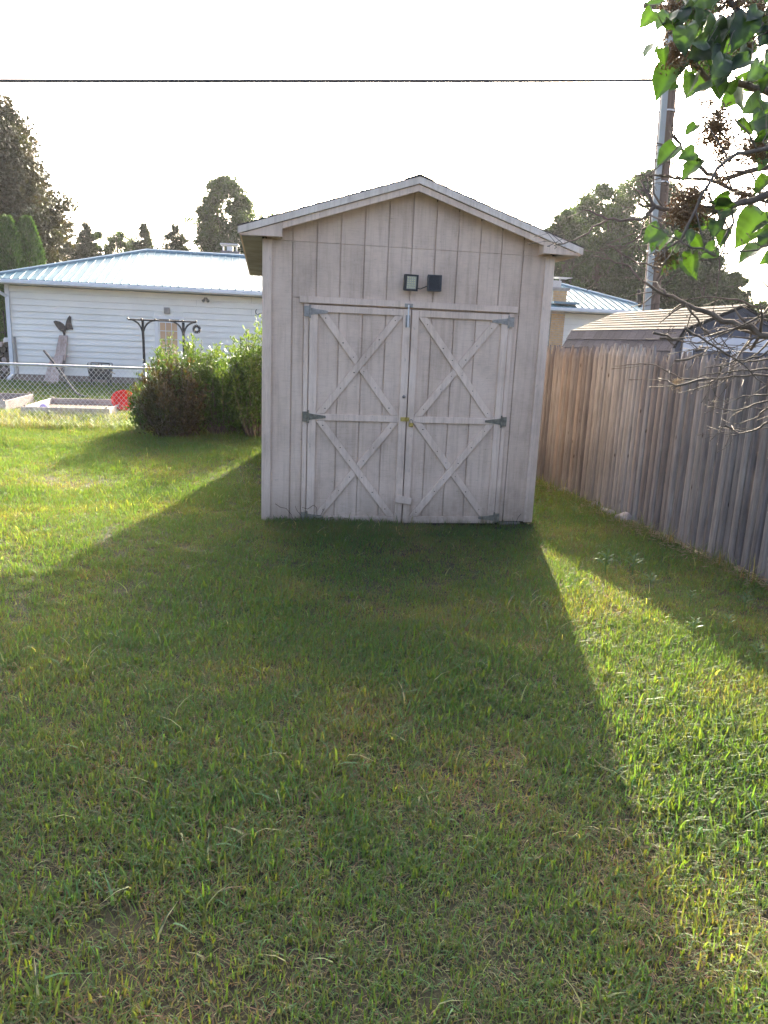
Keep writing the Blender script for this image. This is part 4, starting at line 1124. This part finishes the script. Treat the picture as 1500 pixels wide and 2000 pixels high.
# ------------------------------------------------------------------ lilac overhanging at the right
LT = np.array([2.62, -4.45, 0.0])
lil = empty('lilac_tree', LT, 'overhanging lilac with large backlit heart shaped leaves and brown seed heads at upper right', 'tree')
lm = MB()
for k in range(4):
    a = LT+np.array([.05*k, .04*k, -.05]); b = LT+np.array([[-.22, .24, 1.9], [.1, .2, 2.3], [-.15, -.1, 2.5], [-.05, .35, 2.1]][k])
    limb_mesh(lm, a, b, .032, .014, .05, 6)
part('trunk', lm, mBark, lil)
BP = []
HUB = at_d(1700, 640, 2.3)
def branch(pix, r0, r1, d0, d1, twigs=0, name='branch'):
    n = len(pix); mb = MB()
    pts = [at_d(x, y, d0+(d1-d0)*i/(n-1)) for i, (x, y) in enumerate(pix)]
    # resample with wobble
    P = []; 
    for i in range(n-1):
        for t in (0, .34, .67): P.append(pts[i]+(pts[i+1]-pts[i])*t+rng.normal(size=3)*.0035*(t > 0))
    P.append(pts[-1]); m = len(P)
    rad = np.linspace(r0, r1, m)
    if pix[0][0] >= 1500:              # carry the limb on to the stems outside the picture
        a = P[0]; b = HUB if name == 'bare_branch' and r0 < .01 else LT+np.array([-.22, .22, max(.9, a[2]*.72)])
        md = (a+b)/2+rng.normal(size=3)*.02+np.array([0, 0, -.03])
        mb.tube([b, md, a], [r0*1.5, r0*1.2, r0], 6)
    BP.extend(P)
    mb.tube(P, list(rad), 6)
    for k in range(twigs):
        i = rng.integers(1, m); p = P[i]; L = rng.uniform(.04, .14)
        d_ = (P[i]-P[i-1]); d_ /= np.linalg.norm(d_); d_ = d_+rng.normal(size=3)*.65; d_ /= np.linalg.norm(d_)
        q = p+d_*L*.5+rng.normal(size=3)*.006; e_ = p+d_*L+rng.normal(size=3)*.012
        mb.tube([p, q, e_], [rad[i]*.55, rad[i]*.45, .0011], 5)
        mb.tube([e_-d_*.003, e_+d_*.005], [.0024, .0012], 5)
        if rng.random() < .6:
            d2 = d_+rng.normal(size=3)*.6; d2 /= np.linalg.norm(d2); mb.tube([q, q+d2*L*.5], [rad[i]*.4, .001], 4)
    return part(name, mb, mTwig, lil, smooth=True)
branch([(1620, 330), (1540, 365), (1470, 392), (1400, 412), (1331, 409), (1279, 403)], .014, .0065, 2.2, 2.3, 8)
branch([(1279, 403), (1266, 378), (1252, 355)], .0065, .003, 2.3, 2.32, 3)
branch([(1281, 406), (1262, 402), (1244, 393)], .005, .002, 2.3, 2.32, 2)
branch([(1279, 403), (1261, 425), (1220, 430), (1187, 429), (1165, 419), (1141, 410)], .006, .0018, 2.3, 2.35, 3)
branch([(1187, 429), (1150, 455), (1115, 470), (1083, 479), (1083, 486)], .0035, .0012, 2.34, 2.4, 4)
branch([(1262, 425), (1250, 460), (1220, 482), (1181, 486)], .0035, .0012, 2.32, 2.35, 4)
branch([(1560, 420), (1460, 380), (1380, 350), (1316, 348), (1280, 342), (1236, 346)], .008, .002, 2.4, 2.5, 9)
branch([(1600, 300), (1480, 330), (1405, 352), (1372, 330), (1330, 290), (1310, 255)], .010, .004, 2.5, 2.55, 6)
branch([(1330, 290), (1285, 280), (1255, 272), (1222, 262)], .003, .001, 2.55, 2.6, 6)
branch([(1316, 320), (1280, 312), (1250, 320)], .003, .001, 2.55, 2.6, 4)
branch([(1560, 210), (1490, 175), (1440, 162), (1400, 170), (1350, 120), (1320, 60), (1310, -20)], .013, .006, 2.4, 2.3, 8)
branch([(1580, 120), (1500, 60), (1440, 20), (1400, -40)], .013, .008, 2.2, 2.2, 5)
branch([(1500, 290), (1440, 300), (1400, 330), (1370, 380), (1330, 470), (1310, 480)], .006, .003, 2.1, 2.15, 7)
branch([(1431, 420), (1420, 460), (1405, 505), (1398, 560)], .004, .0015, 2.2, 2.2, 4)
branch([(1398, 500), (1370, 485), (1345, 480), (1310, 462)], .004, .002, 2.1, 2.12, 3)
branch([(1500, 480), (1460, 490), (1410, 496)], .003, .002, 2.2, 2.2, 3)
branch([(1240, 455), (1185, 478), (1210, 492), (1245, 515), (1280, 522), (1300, 528)], .0015, .003, 2.5, 2.4, 5)
branch([(1510, 560), (1480, 552), (1484, 530)], .003, .0012, 2.2, 2.2, 2)
# bare lower limb and twigs
hb = MB(); hb.tube([LT+np.array([-.12, .12, .75]), (LT+HUB)/2+np.array([-.05, .1, .35]), HUB], [.022, .018, .013], 6); part('bare_branch', hb, mTwig, lil)
branch([(1640, 720), (1560, 675), (1500, 656), (1448, 639), (1393, 614), (1340, 594), (1300, 576), (1255, 548)], .014, .004, 2.3, 2.5, 12, 'bare_branch')
bare = [[(1560, 670), (1500, 686), (1454, 704), (1404, 715), (1376, 719)], [(1560, 690), (1500, 701), (1442, 708), (1407, 720)], [(1600, 740), (1500, 734), (1430, 735), (1374, 742), (1334, 741), (1281, 713), (1243, 711), (1201, 715)],
        [(1407, 713), (1400, 739), (1374, 755), (1322, 768)], [(1580, 640), (1500, 660), (1425, 697), (1379, 680)], [(1337, 640), (1383, 669), (1437, 701), (1477, 739), (1510, 760)],
        [(1276, 650), (1313, 662), (1348, 660), (1400, 640)], [(1290, 661), (1325, 664), (1340, 668)], [(1360, 685), (1383, 678), (1337, 688)], [(1318, 704), (1355, 697), (1383, 680), (1430, 660)],
        [(1560, 765), (1500, 771), (1465, 774), (1430, 778)], [(1570, 780), (1500, 783), (1437, 802), (1379, 793)], [(1560, 800), (1500, 797), (1472, 818), (1432, 828)], [(1500, 825), (1477, 839), (1444, 847), (1418, 853)],
        [(1416, 831), (1444, 846)], [(1380, 740), (1320, 754), (1293, 742), (1286, 738)], [(1560, 600), (1480, 620), (1420, 650), (1380, 668), (1330, 667)], [(1510, 590), (1470, 640), (1440, 700), (1420, 740), (1390, 760)],
        [(1560, 610), (1500, 625), (1450, 622), (1405, 640)], [(1250, 547), (1230, 520), (1190, 505), (1160, 500)], [(1300, 576), (1285, 555), (1262, 545)], [(1545, 700), (1500, 720), (1450, 722), (1400, 728), (1370, 735)],
        [(1520, 650), (1480, 690), (1455, 705)], [(1340, 595), (1370, 640), (1400, 670), (1440, 690)], [(1480, 600), (1440, 585), (1390, 580), (1330, 585)]]
for i, b in enumerate(bare):
    d = 2.25+.06*(i % 5); branch(b, .0042, .0011, d, d+.12, 4, 'bare_branch')
# dry tuft caught in the twigs
q0 = at_d(1322, 748, 2.35); tf = MB()
for i in range(120):
    a = q0+rng.normal(size=3)*.009; tf.tube([a, a+rng.normal(size=3)*.008], .0005, 3)
tag(part('dry_tuft', tf, mStraw, lil), 'pale fluff caught in the bare twigs')

def leaf_mesh(seed):
    r2 = random.Random(seed); n = 13; v = []; f = []
    curl = r2.uniform(-.3, .45); fold = r2.uniform(.08, .5); asym = r2.uniform(.88, 1.12); bend = r2.uniform(-.10, .10)
    for i in range(n+1):
        t = i/n; x = -.07*math.cos(t*2.2)*(t < .3)+t*1.02
        hw = .40*math.sin(math.pi*min(1, (t+.02)**.58))**.80*(1-.18*t) if 0 < i < n else 0
        if t > .75: hw *= 1-.45*(t-.75)/.25
        hw *= r2.uniform(.96, 1.04); z = curl*x*x*.6; wav = .022*math.sin(i*1.5+seed); yb = bend*x*x
        if i in (0, n): v.append((x+(.06 if i == 0 else .02), yb, z))
        else:
            xb = x-(.08 if i == 1 else .03 if i == 2 else 0)
            v += [(xb, yb-hw, z+hw*fold+wav), (xb, yb-hw*.5, z+hw*fold*.6+wav*.4), (x+.03, yb, z), (xb, yb+hw*.5*asym, z+hw*fold*.6-wav*.4), (xb, yb+hw*asym, z+hw*fold-wav)]
    I = lambda i, k: 0 if i == 0 else (1+5*(n-1) if i == n else 1+5*(i-1)+k)
    for i in range(1, n-1):
        for k in range(4): f.append((I(i,k), I(i+1,k), I(i+1,k+1), I(i,k+1)))
    for k in range(4): f += [(0, I(1,k), I(1,k+1)), (I(n-1,k), I(n,0), I(n-1,k+1))]
    n0 = len(v); v += [(-.28, -.008, .02), (-.28, .008, .02), (.1, .012, .01), (.1, -.012, .01)]; f.append((n0, n0+1, n0+2, n0+3))
    me = bpy.data.meshes.new('leaf'); me.from_pydata(v, [], f); me.materials.append(mLilac)
    ca = me.color_attributes.new('tint', 'FLOAT_COLOR', 'POINT'); cc_ = np.ones((len(v), 4), np.float32)
    for i in range(1, n):
        for k in range(5):
            q = 1.6 if k == 2 else (.80+.28*(i % 2))*r2.uniform(.88, 1.1)
            cc_[I(i, k), :3] = (q*1.03, q, q*.9)
    ca.data.foreach_set('color', cc_.ravel())
    me.polygons.foreach_set('use_smooth', [True]*len(me.polygons)); return me
LM = [leaf_mesh(i) for i in range(7)]
TW = MB()
def put_leaf(bp, tp, dep, roll=None, dd=.02):
    A = at_d(*bp, dep); B = at_d(*tp, dep+rng.uniform(-dd, dd)); t = Vector(B-A); L = t.length*.92
    o = bpy.data.objects.new('leaf', LM[rng.integers(7)]); col.objects.link(o); o.parent = lil
    X = t.normalized(); view = Vector(CAM-A).normalized()
    Z = (view-X*view.dot(X)).normalized(); Y_ = Z.cross(X)
    Mx = Matrix((X, Y_, Z)).transposed().to_4x4()
    ro = rng.uniform(-1.25, 1.25) if roll is None else roll*1.5
    Mx = Mx @ Matrix.Rotation(ro, 4, 'X')
    Mx = Matrix.Translation(Vector(A)-Vector(LT)) @ Mx @ Matrix.Scale(L, 4)
    o.matrix_local = Mx
    D = np.array(BP); k = np.argmin(((D-A)**2).sum(1)); q = D[k]
    if .01 < np.linalg.norm(q-A) < .45: TW.tube([q, (q+A)/2+rng.normal(size=3)*.008, A-(B-A)*.1], [.0022, .0016, .001], 4)
LV = [((1275,22),(1246,64),0), ((1309,28),(1285,76),.3), ((1298,2),(1256,18),.8), ((1275,84),(1255,115),.7), ((1287,90),(1280,112),.8), ((1295,94),(1299,132),.3), ((1316,46),(1336,62),0),
  ((1368,17),(1337,78),.2), ((1380,36),(1395,68),.3), ((1424,36),(1398,68),-.3), ((1463,34),(1425,106),.1), ((1379,81),(1346,129),-.3), ((1396,84),(1365,123),.4), ((1497,64),(1477,106),0),
  ((1312,129),(1281,199),.3), ((1323,165),(1306,180),0), ((1357,146),(1346,199),.5), ((1345,140),(1335,180),-.3), ((1407,157),(1402,202),0), ((1483,129),(1449,171),0), ((1432,112),(1413,168),.2), ((1458,92),(1432,134),-.4),
  ((1488,196),(1442,234),.3), ((1494,224),(1466,246),.3), ((1494,244),(1446,258),.6), ((1497,260),(1469,280),.2), ((1360,244),(1333,269),.3), ((1320,286),(1277,330),.35), ((1357,297),(1320,311),.1),
  ((1365,314),(1327,358),.4), ((1424,384),(1385,400),.2), ((1500,344),(1476,390),.6), ((1491,414),(1438,490),.25), ((1500,437),(1463,462),.7), ((1505,459),(1473,492),.1), ((1290,448),(1252,487),.35),
  ((1293,451),(1276,501),.6), ((1311,462),(1283,493),.4), ((1374,437),(1337,445),.7), ((1379,445),(1357,420),.4), ((1402,431),(1399,473),.2), ((1418,448),(1404,487),.3), ((1320,510),(1292,546),.1), ((1318,476),(1315,532),.8),
  ((1336,508),(1357,553),-.1), ((1351,490),(1360,540),.3), ((1368,512),(1365,540),.6), ((1396,484),(1362,504),.2), ((1427,409),(1402,442),.3), ((1330,455),(1312,470),.3), ((1345,448),(1350,480),-.5),
  ((1355,460),(1378,490),.1), ((1302,508),(1318,500),.2), ((1450,230),(1480,262),.5), ((1350,300),(1382,310),.9), ((1400,395),(1440,395),.5), ((1345,395),(1375,385),.2), ((1340,430),(1352,402),.4),
  ((1420,180),(1440,150),.2), ((1440,60),(1470,90),.3), ((1480,20),(1450,45),.2), ((1340,10),(1365,40),.4), ((1400,10),(1370,30),-.2), ((1300,40),(1322,60),.5), ((1395,110),(1420,140),.1)]
for i, (a, b, r_) in enumerate(LV): put_leaf(a, b, 2.15+.25*((i*7) % 5)/5, r_+rng.uniform(-.25, .25))
for i in range(75):            # dense upper right
    x = rng.uniform(1310, 1560); y = rng.uniform(-60, 175)
    if x < 1330+y*.2: continue
    a = rng.uniform(math.pi*.3, math.pi*.95); L = rng.uniform(40, 66)
    put_leaf((x, y), (x+math.cos(a)*L, y+math.sin(a)*L), rng.uniform(2.1, 2.6))
for i in range(16):
    x = rng.uniform(1470, 1640); y = rng.uniform(180, 520); a = rng.uniform(math.pi*.3, math.pi*.9); L = rng.uniform(40, 66)
    put_leaf((x, y), (x+math.cos(a)*L, y+math.sin(a)*L), rng.uniform(2.1, 2.6))
# crown continuing above and to the right of the frame
for k in range(18):
    st_ = LT+np.array([rng.uniform(-.2, .1), rng.uniform(0, .3), rng.uniform(1.6, 2.3)])
    en = LT+np.array([rng.uniform(-1.0, .9), rng.uniform(-.8, 1.0), rng.uniform(2.5, 3.5)])
    cb = MB(); P = limb_mesh(cb, st_, en, .011, .003, .05, 6); part('branch', cb, mTwig, lil)
    for j in range(7):
        t = rng.uniform(.35, 1); p = st_+(en-st_)*t+rng.normal(size=3)*.035
        o = bpy.data.objects.new('leaf', LM[rng.integers(7)]); col.objects.link(o); o.parent = lil
        o.location = Vector(p)-Vector(LT); o.rotation_euler = (rng.uniform(-1, 1), rng.uniform(.3, 1.5), rng.uniform(0, 6.3)); s_ = rng.uniform(.07, .11); o.scale = (s_,)*3
tw_ = part('twigs', TW, mTwig, lil); tw_['kind'] = 'stuff'
def seed_cluster(px, py, w_, h_, n, dep):
    pts = []; mb = MB(); c = at_d(px, py, dep)
    sx, sz = w_/1450*dep, h_/1450*dep
    core = [c+CRT*rng.normal()*sx*.38+CUP*rng.normal()*sz*.38+_f*rng.normal()*sx*.3 for _ in range(max(4, n//14))]
    for q in core: mb.tube([c, (c+q)/2+rng.normal(size=3)*.004, q], [.0016, .0012, .0009], 4)
    for i in range(n):
        q = core[rng.integers(len(core))]; p = q+rng.normal(size=3)*.011
        d_ = rng.normal(size=3); d_ /= np.linalg.norm(d_); mb.tube([p, p+d_*.005, p+d_*.011], [.0012, .0026, .0007], 4)
    o = part('seed_cluster', mb, mSeed, lil); o['kind'] = 'stuff'
for a in ((1320, 22, 35, 40, 150, 2.3), (1322, 105, 40, 30, 160, 2.25), (1350, 108, 40, 24, 120, 2.3), (1392, 250, 46, 42, 260, 2.25), (1412, 290, 34, 50, 160, 2.3), (1474, 295, 45, 40, 200, 2.2), (1345, 390, 52, 34, 260, 2.2),
          (1345, 425, 40, 28, 220, 2.2), (1302, 505, 26, 14, 90, 2.2), (1480, 35, 40, 40, 180, 2.3), (1430, 12, 50, 30, 160, 2.2), (1455, 380, 30, 20, 90, 2.3), (1396, 150, 30, 20, 90, 2.4), (1375, 200, 24, 20, 80, 3.2), (1450, 90, 40, 30, 120, 2.3)):
    seed_cluster(a[0], a[1], a[2]*.9, a[3]*.9, int(a[4]*2.2), a[5])

# ------------------------------------------------------------------ weeds, stones, straw
def weed_proto():
    o = empty('broadleaf_weed', (0, 0, 0)); mb = MB(); mb.tube([(0, 0, 0), (.005, 0, .07), (0, .004, .13)], [.004, .003, .002], 5)
    part('stem', mb, mWeed, o, world=False)
    v = [(0, 0, 0), (.035, -.008, .012), (.035, .008, .012), (.07, -.006, .012), (.07, .006, .012), (.095, 0, 0)]; f = [(0, 1, 2), (1, 3, 4, 2), (3, 5, 4)]
    for k in range(12):
        ob = mk('leaf', v, f, mWeed, o, world=False); ob.rotation_euler = (0, rnd.uniform(-.5, -.1), k*2.4); ob.location = (0, 0, .05+.007*k); s_ = 1-.04*k; ob.scale = (s_, s_, s_)
    return o
wlabs = ['silvery leaved weed at the shadow edge, left of the close pair', 'silvery leaved weed at the shadow edge, right of the close pair', 'low rosette weed just below the close pair of weeds', 'small weed in the fence shadow with upright tip',
         'weed standing in the sunlit strip edge nearest the camera', 'small pale weed nearest the right edge of the picture', 'weed in the shade between the fence and sunlit strip', 'weed lowest at the right in the fence shadow', 'weed near the base of the fence beside the stones', 'small weed by the fence foot left of the stones']
spots = [(1182, 1118, 1.25), (1235, 1118, 1.3), (1268, 1150, .9), (1345, 1188, .8), (1352, 1248, .8), (1452, 1192, .9), (1418, 1232, .7), (1476, 1290, .7), (1120, 1003, .8), (1100, 990, .6)]
proto = weed_proto()
for i, (px, py, s_) in enumerate(spots):
    o = proto if i == 0 else copy_tree(proto)
    p = on_ground(px, py+4, 0); o.location = (p[0], p[1], hz(p[0], p[1])); o.rotation_euler = (0, 0, rnd.uniform(0, 6)); o.scale = (s_, s_, s_)
    tag(o, wlabs[i], 'weed', 'broadleaf weeds between the shed and the fence')
stl = ['largest pale stone by the fence foot next to the shed', 'flat mossy stone furthest right by the fence foot', 'second stone from the shed at the fence foot', 'small stone between the two middle fence foot stones', 'brownish stone in the leaf litter at the fence foot']
for i, (px, py, s_) in enumerate([(1098, 962, .07), (1217, 1015, .085), (1158, 990, .06), (1172, 998, .045), (1186, 1003, .055)]):
    p = on_ground(px, py, 0); v = []; f = []
    mb = MB(); mb.lathe([(.02, -.4), (.8, -.3), (1.0, 0), (.85, .35), (.4, .6), (.02, .66)], (0, 0, 0), 9)
    v = [(a*s_*(1+.3*math.sin(3*b+i)), b*s_*(1+.25*math.cos(4*a+i*2)), c*s_*(1+.2*math.sin(5*a+i))) for a, b, c in mb.v]
    o = mk('stone', v, mb.f, mStone); o.location = (p[0]+.02, p[1], .012)
    tag(o, stl[i], 'stone', 'stones along the foot of the fence')
# straw and leaf litter at the fence foot
n = 2600; yy = rng.uniform(-3.5, 4.5, n); xx = np.array([fx(a) for a in yy])-.02-np.abs(rng.normal(size=n))*.11
pts = np.stack([xx, yy, np.full(n, .008)+rng.random(n)*.012], 1)
d_ = rng.normal(size=(n, 3)); d_[:, 2] *= .12
tag(foliage_obj('leaf_litter', pts, .06, mStraw, None, aspect=.12, dirs=d_, jitter=0.01), 'dry straw and leaf litter along the foot of the fence', 'litter', kind='stuff')

# ------------------------------------------------------------------ grass
def blade_clump(nb, hgt_, wid, spread, seed, dry=.25, flat=0., seg=3):
    r2 = np.random.default_rng(seed); V = []; F = []; C = []
    for b in range(nb):
        a = r2.uniform(0, 6.28); rr_ = spread*math.sqrt(r2.random()); bx, by = math.cos(a)*rr_, math.sin(a)*rr_
        th = r2.uniform(0, 6.28); h = hgt_*r2.uniform(.45, 1.25); lean = r2.uniform(.2, 1.15)+flat; w0 = wid*r2.uniform(.6, 1.3)
        isdry = r2.random() < dry
        if isdry: lean += .5; h *= .7
        tint = (1.65*r2.uniform(.7, 1.15), 1.10*r2.uniform(.8, 1.1), 1.35) if isdry else (r2.uniform(.7, 1.05), r2.uniform(.85, 1.2), r2.uniform(.6, 1.1))
        if not isdry and r2.random() < .16: tint = (1.0, 1.55, 1.5)
        if r2.random() < .05: tint = (2.6, 2.2, 2.4)
        dx_, dy_ = math.cos(th), math.sin(th); px_, py_ = -dy_, dx_
        n0 = len(V)
        for s_ in range(seg+1):
            t = s_/seg; hor = h*lean*t*t*.8; z = h*t*(1-.35*min(1, lean)*t) if lean < 1.2 else h*t*(1-.62*t)
            ww = w0*(1-t**1.7)*.5
            if s_ == seg: V.append((bx+dx_*hor, by+dy_*hor, z)); C.append(tint)
            else:
                V += [(bx+dx_*hor-px_*ww, by+dy_*hor-py_*ww, z), (bx+dx_*hor+px_*ww, by+dy_*hor+py_*ww, z)]; C += [tint, tint]
        for s_ in range(seg-1): F.append((n0+2*s_, n0+2*s_+1, n0+2*s_+3, n0+2*s_+2))
        F.append((n0+2*(seg-1), n0+2*(seg-1)+1, n0+2*seg))
    me = bpy.data.meshes.new('grass_clump'); me.from_pydata(V, [], F)
    ca = me.color_attributes.new('tint', 'FLOAT_COLOR', 'POINT'); c = np.ones((len(V), 4), np.float32); c[:, :3] = C; ca.data.foreach_set('color', c.ravel())
    return me
def scatter(name, pts, rots, scl, protos, mat, label):
    """one stuff object: geometry nodes put a tuft mesh on each of these points"""
    me = bpy.data.meshes.new(name); n = len(pts)
    me.vertices.add(n); me.vertices.foreach_set('co', pts.astype(np.float32).ravel())
    for nm, arr in (('rz', rots), ('sc', scl)):
        a = me.attributes.new(nm, 'FLOAT', 'POINT'); a.data.foreach_set('value', arr.astype(np.float32))
    a = me.attributes.new('ix', 'INT', 'POINT'); a.data.foreach_set('value', rng.integers(0, len(protos), n).astype(np.int32))
    me.materials.append(mat)
    o = bpy.data.objects.new(name, me); col.objects.link(o)
    tag(o, label, 'grass', kind='stuff')
    g = bpy.data.node_groups.new(name, 'GeometryNodeTree')
    g.interface.new_socket('Geometry', in_out='INPUT', socket_type='NodeSocketGeometry'); g.interface.new_socket('Geometry', in_out='OUTPUT', socket_type='NodeSocketGeometry')
    gi = g.nodes.new('NodeGroupInput'); go = g.nodes.new('NodeGroupOutput')
    iop = g.nodes.new('GeometryNodeInstanceOnPoints'); g.links.new(gi.outputs[0], iop.inputs['Points'])
    gt = g.nodes.new('GeometryNodeGeometryToInstance')
    for me_p in reversed(protos):
        po = bpy.data.objects.new('tuft_source', me_p); me_p.materials.append(mat)
        oi = g.nodes.new('GeometryNodeObjectInfo'); oi.inputs['Object'].default_value = po; oi.transform_space = 'ORIGINAL'
        g.links.new(oi.outputs['Geometry'], gt.inputs[0])
    g.links.new(gt.outputs[0], iop.inputs['Instance']); iop.inputs['Pick Instance'].default_value = True
    def named(nm, t_='FLOAT'):
        q = g.nodes.new('GeometryNodeInputNamedAttribute'); q.data_type = t_; q.inputs['Name'].default_value = nm; return q.outputs['Attribute']
    g.links.new(named('ix', 'INT'), iop.inputs['Instance Index'])
    cx = g.nodes.new('ShaderNodeCombineXYZ'); g.links.new(named('rz'), cx.inputs['Z']); g.links.new(cx.outputs[0], iop.inputs['Rotation'])
    g.links.new(named('sc'), iop.inputs['Scale'])
    g.links.new(iop.outputs[0], go.inputs[0])
    md = o.modifiers.new('scatter', 'NODES'); md.node_group = g
    return o
def free(p):                                   # drop tufts inside the shed, fence, beds and house
    x, y = p[:, 0], p[:, 1]
    bad = (x > -.02) & (x < SW+.02) & (y > -.035) & (y < SD+.02)
    bad |= (y > HY-.35) | (x > 3.33+.078*(2.19-y)-.07) & (y < 6.6)
    bad |= (x > -4.32) & (x < -2.76) & (y > 7.73) & (y < 9.72) | (x > -6.92) & (x < -4.78) & (y > 8.53) & (y < 10.32)
    return p[~bad]
def vn(x, y, s, o=0.):                          # cheap smooth noise for patchiness
    return np.sin(x*s+1.3*np.sin(y*s*.7+o))*np.cos(y*s*1.1+1.7*np.sin(x*s*.6+o*2))
def zone(x0, x1, y0, y1, dens):
    n = int((x1-x0)*(y1-y0)*dens); p = np.stack([rng.uniform(x0, x1, n), rng.uniform(y0, y1, n), np.zeros(n)], 1)
    keep = rng.random(n) < .86+.26*vn(p[:, 0], p[:, 1], 2.3)*.5+.10*vn(p[:, 0], p[:, 1], 6.1, 2)
    # thinner, trodden grass in front of the doors
    dd = np.exp(-(((p[:, 0]-1.6)/.9)**2+((p[:, 1]+.25)/.35)**2)); keep &= rng.random(n) > dd*.3
    p = free(p[keep]); p[:, 2] = hgt(p[:, 0], p[:, 1])-.004
    return p
fine = [blade_clump(15, .052, .0046, .055, i, .33, .12) for i in range(8)]
wide = [blade_clump(6, .080, .0068, .04, 50+i, .05, .25) for i in range(6)]
thatch = [blade_clump(14, .040, .0038, .07, 90+i, .9, .7) for i in range(4)]
pn = np.concatenate([zone(-3.6, 4.4, -6.6, -2.5, 1050), zone(-5.5, 4.2, -2.5, 1.5, 700), zone(-7, 4.2, 1.5, 6.2, 420), zone(-10.5, 4.2, 6.2, 12, 150), zone(-11, 3, 12, 17, 110)])
def sizes(p, base, jit):
    far = np.clip((p[:, 1]-0)/12, 0, 1)
    s_ = base*(1+far*.7)*rng.uniform(1-jit, 1+jit, len(p))*(1+.25*vn(p[:, 0], p[:, 1], 1.9, 1))
    s_ *= 1-.15*np.exp(-(((p[:, 0]-1.6)/1.0)**2+((p[:, 1]+.2)/.4)**2))
    return s_
scatter('lawn_grass', pn, rng.uniform(0, 6.28, len(pn)), sizes(pn, 1.0, .3), fine, mGrass, 'short green and brown lawn grass all around the shed')
pw = np.concatenate([zone(-3.6, 4.4, -6.6, -2.5, 90), zone(-5.5, 4.2, -2.5, 1.5, 60), zone(-7, 4.2, 1.5, 6.2, 34)])
pw = pw[rng.random(len(pw)) < .6+.4*vn(pw[:, 0], pw[:, 1], 1.4, 4)]
scatter('coarse_grass', pw, rng.uniform(0, 6.28, len(pw)), sizes(pw, 1.0, .35), wide, mGrass, 'coarser broad blades of grass scattered through the lawn')
pt = np.concatenate([zone(-3.6, 4.4, -6.6, -2.5, 560), zone(-5.5, 4.2, -2.5, 1.5, 300), zone(-7, 4.2, 1.5, 6.2, 90)])
scatter('dry_thatch', pt, rng.uniform(0, 6.28, len(pt)), sizes(pt, 1.0, .3), thatch, mGrass, 'dry brown thatch lying between the green blades')
tall = [blade_clump(14, .17, .005, .06, 150+i, .35) for i in range(5)]
n = 1500; pz = np.stack([rng.uniform(-10, -1.4, n), CF+rng.normal(size=n)*.16, np.zeros(n)], 1)
n = 500; pz2 = np.stack([rng.uniform(-4.6, -2.4, n), 7.55+rng.normal(size=n)*.25, np.zeros(n)], 1)
n = 260; pz3 = np.stack([rng.uniform(-2.0, .0, n), rng.uniform(5.2, 6.2, n), np.zeros(n)], 1)
n = 120; yq = rng.uniform(-3.8, 3.5, n); pz4 = np.stack([3.33+.078*(2.19-yq)-.09-rng.random(n)*.1, yq, np.zeros(n)], 1)
n = 80; pz5 = np.stack([rng.uniform(.3, 2.3, n), -.03-rng.random(n)*.05, np.full(n, -.04)], 1)
n = 90; pz6 = np.stack([rng.uniform(-.25, -.03, n), rng.uniform(0, 3.7, n), np.full(n, -.01)], 1)
pz = np.concatenate([pz, pz2, pz3, pz4, pz5, pz6]); sc_ = rng.uniform(.6, 1.2, len(pz)); sc_[-170:] *= .62
scatter('tall_grass', pz, rng.uniform(0, 6.28, len(pz)), sc_, tall, mTall, 'taller unmown yellow green grass along the chain link fence and walls')
print('pickets', npk, 'tufts', len(pn), len(pw), len(pt))

# ------------------------------------------------------------------ thin haze volume added for the greyish glare over the far trees
mh = bpy.data.materials.new('added_haze_veil'); mh.use_nodes = True; t_ = mh.node_tree; t_.nodes.clear()
pv = t_.nodes.new('ShaderNodeVolumePrincipled'); pv.inputs['Color'].default_value = (.93, .95, 1, 1); pv.inputs['Density'].default_value = .00032; pv.inputs['Anisotropy'].default_value = .35
oo = t_.nodes.new('ShaderNodeOutputMaterial'); t_.links.new(pv.outputs[0], oo.inputs['Volume'])
tag(mk('haze', MB().box(-45, 48, -16, 60, -1.2, 16).v, MB().box(-45, 48, -16, 60, -1.2, 16).f, mh), kind='stuff')
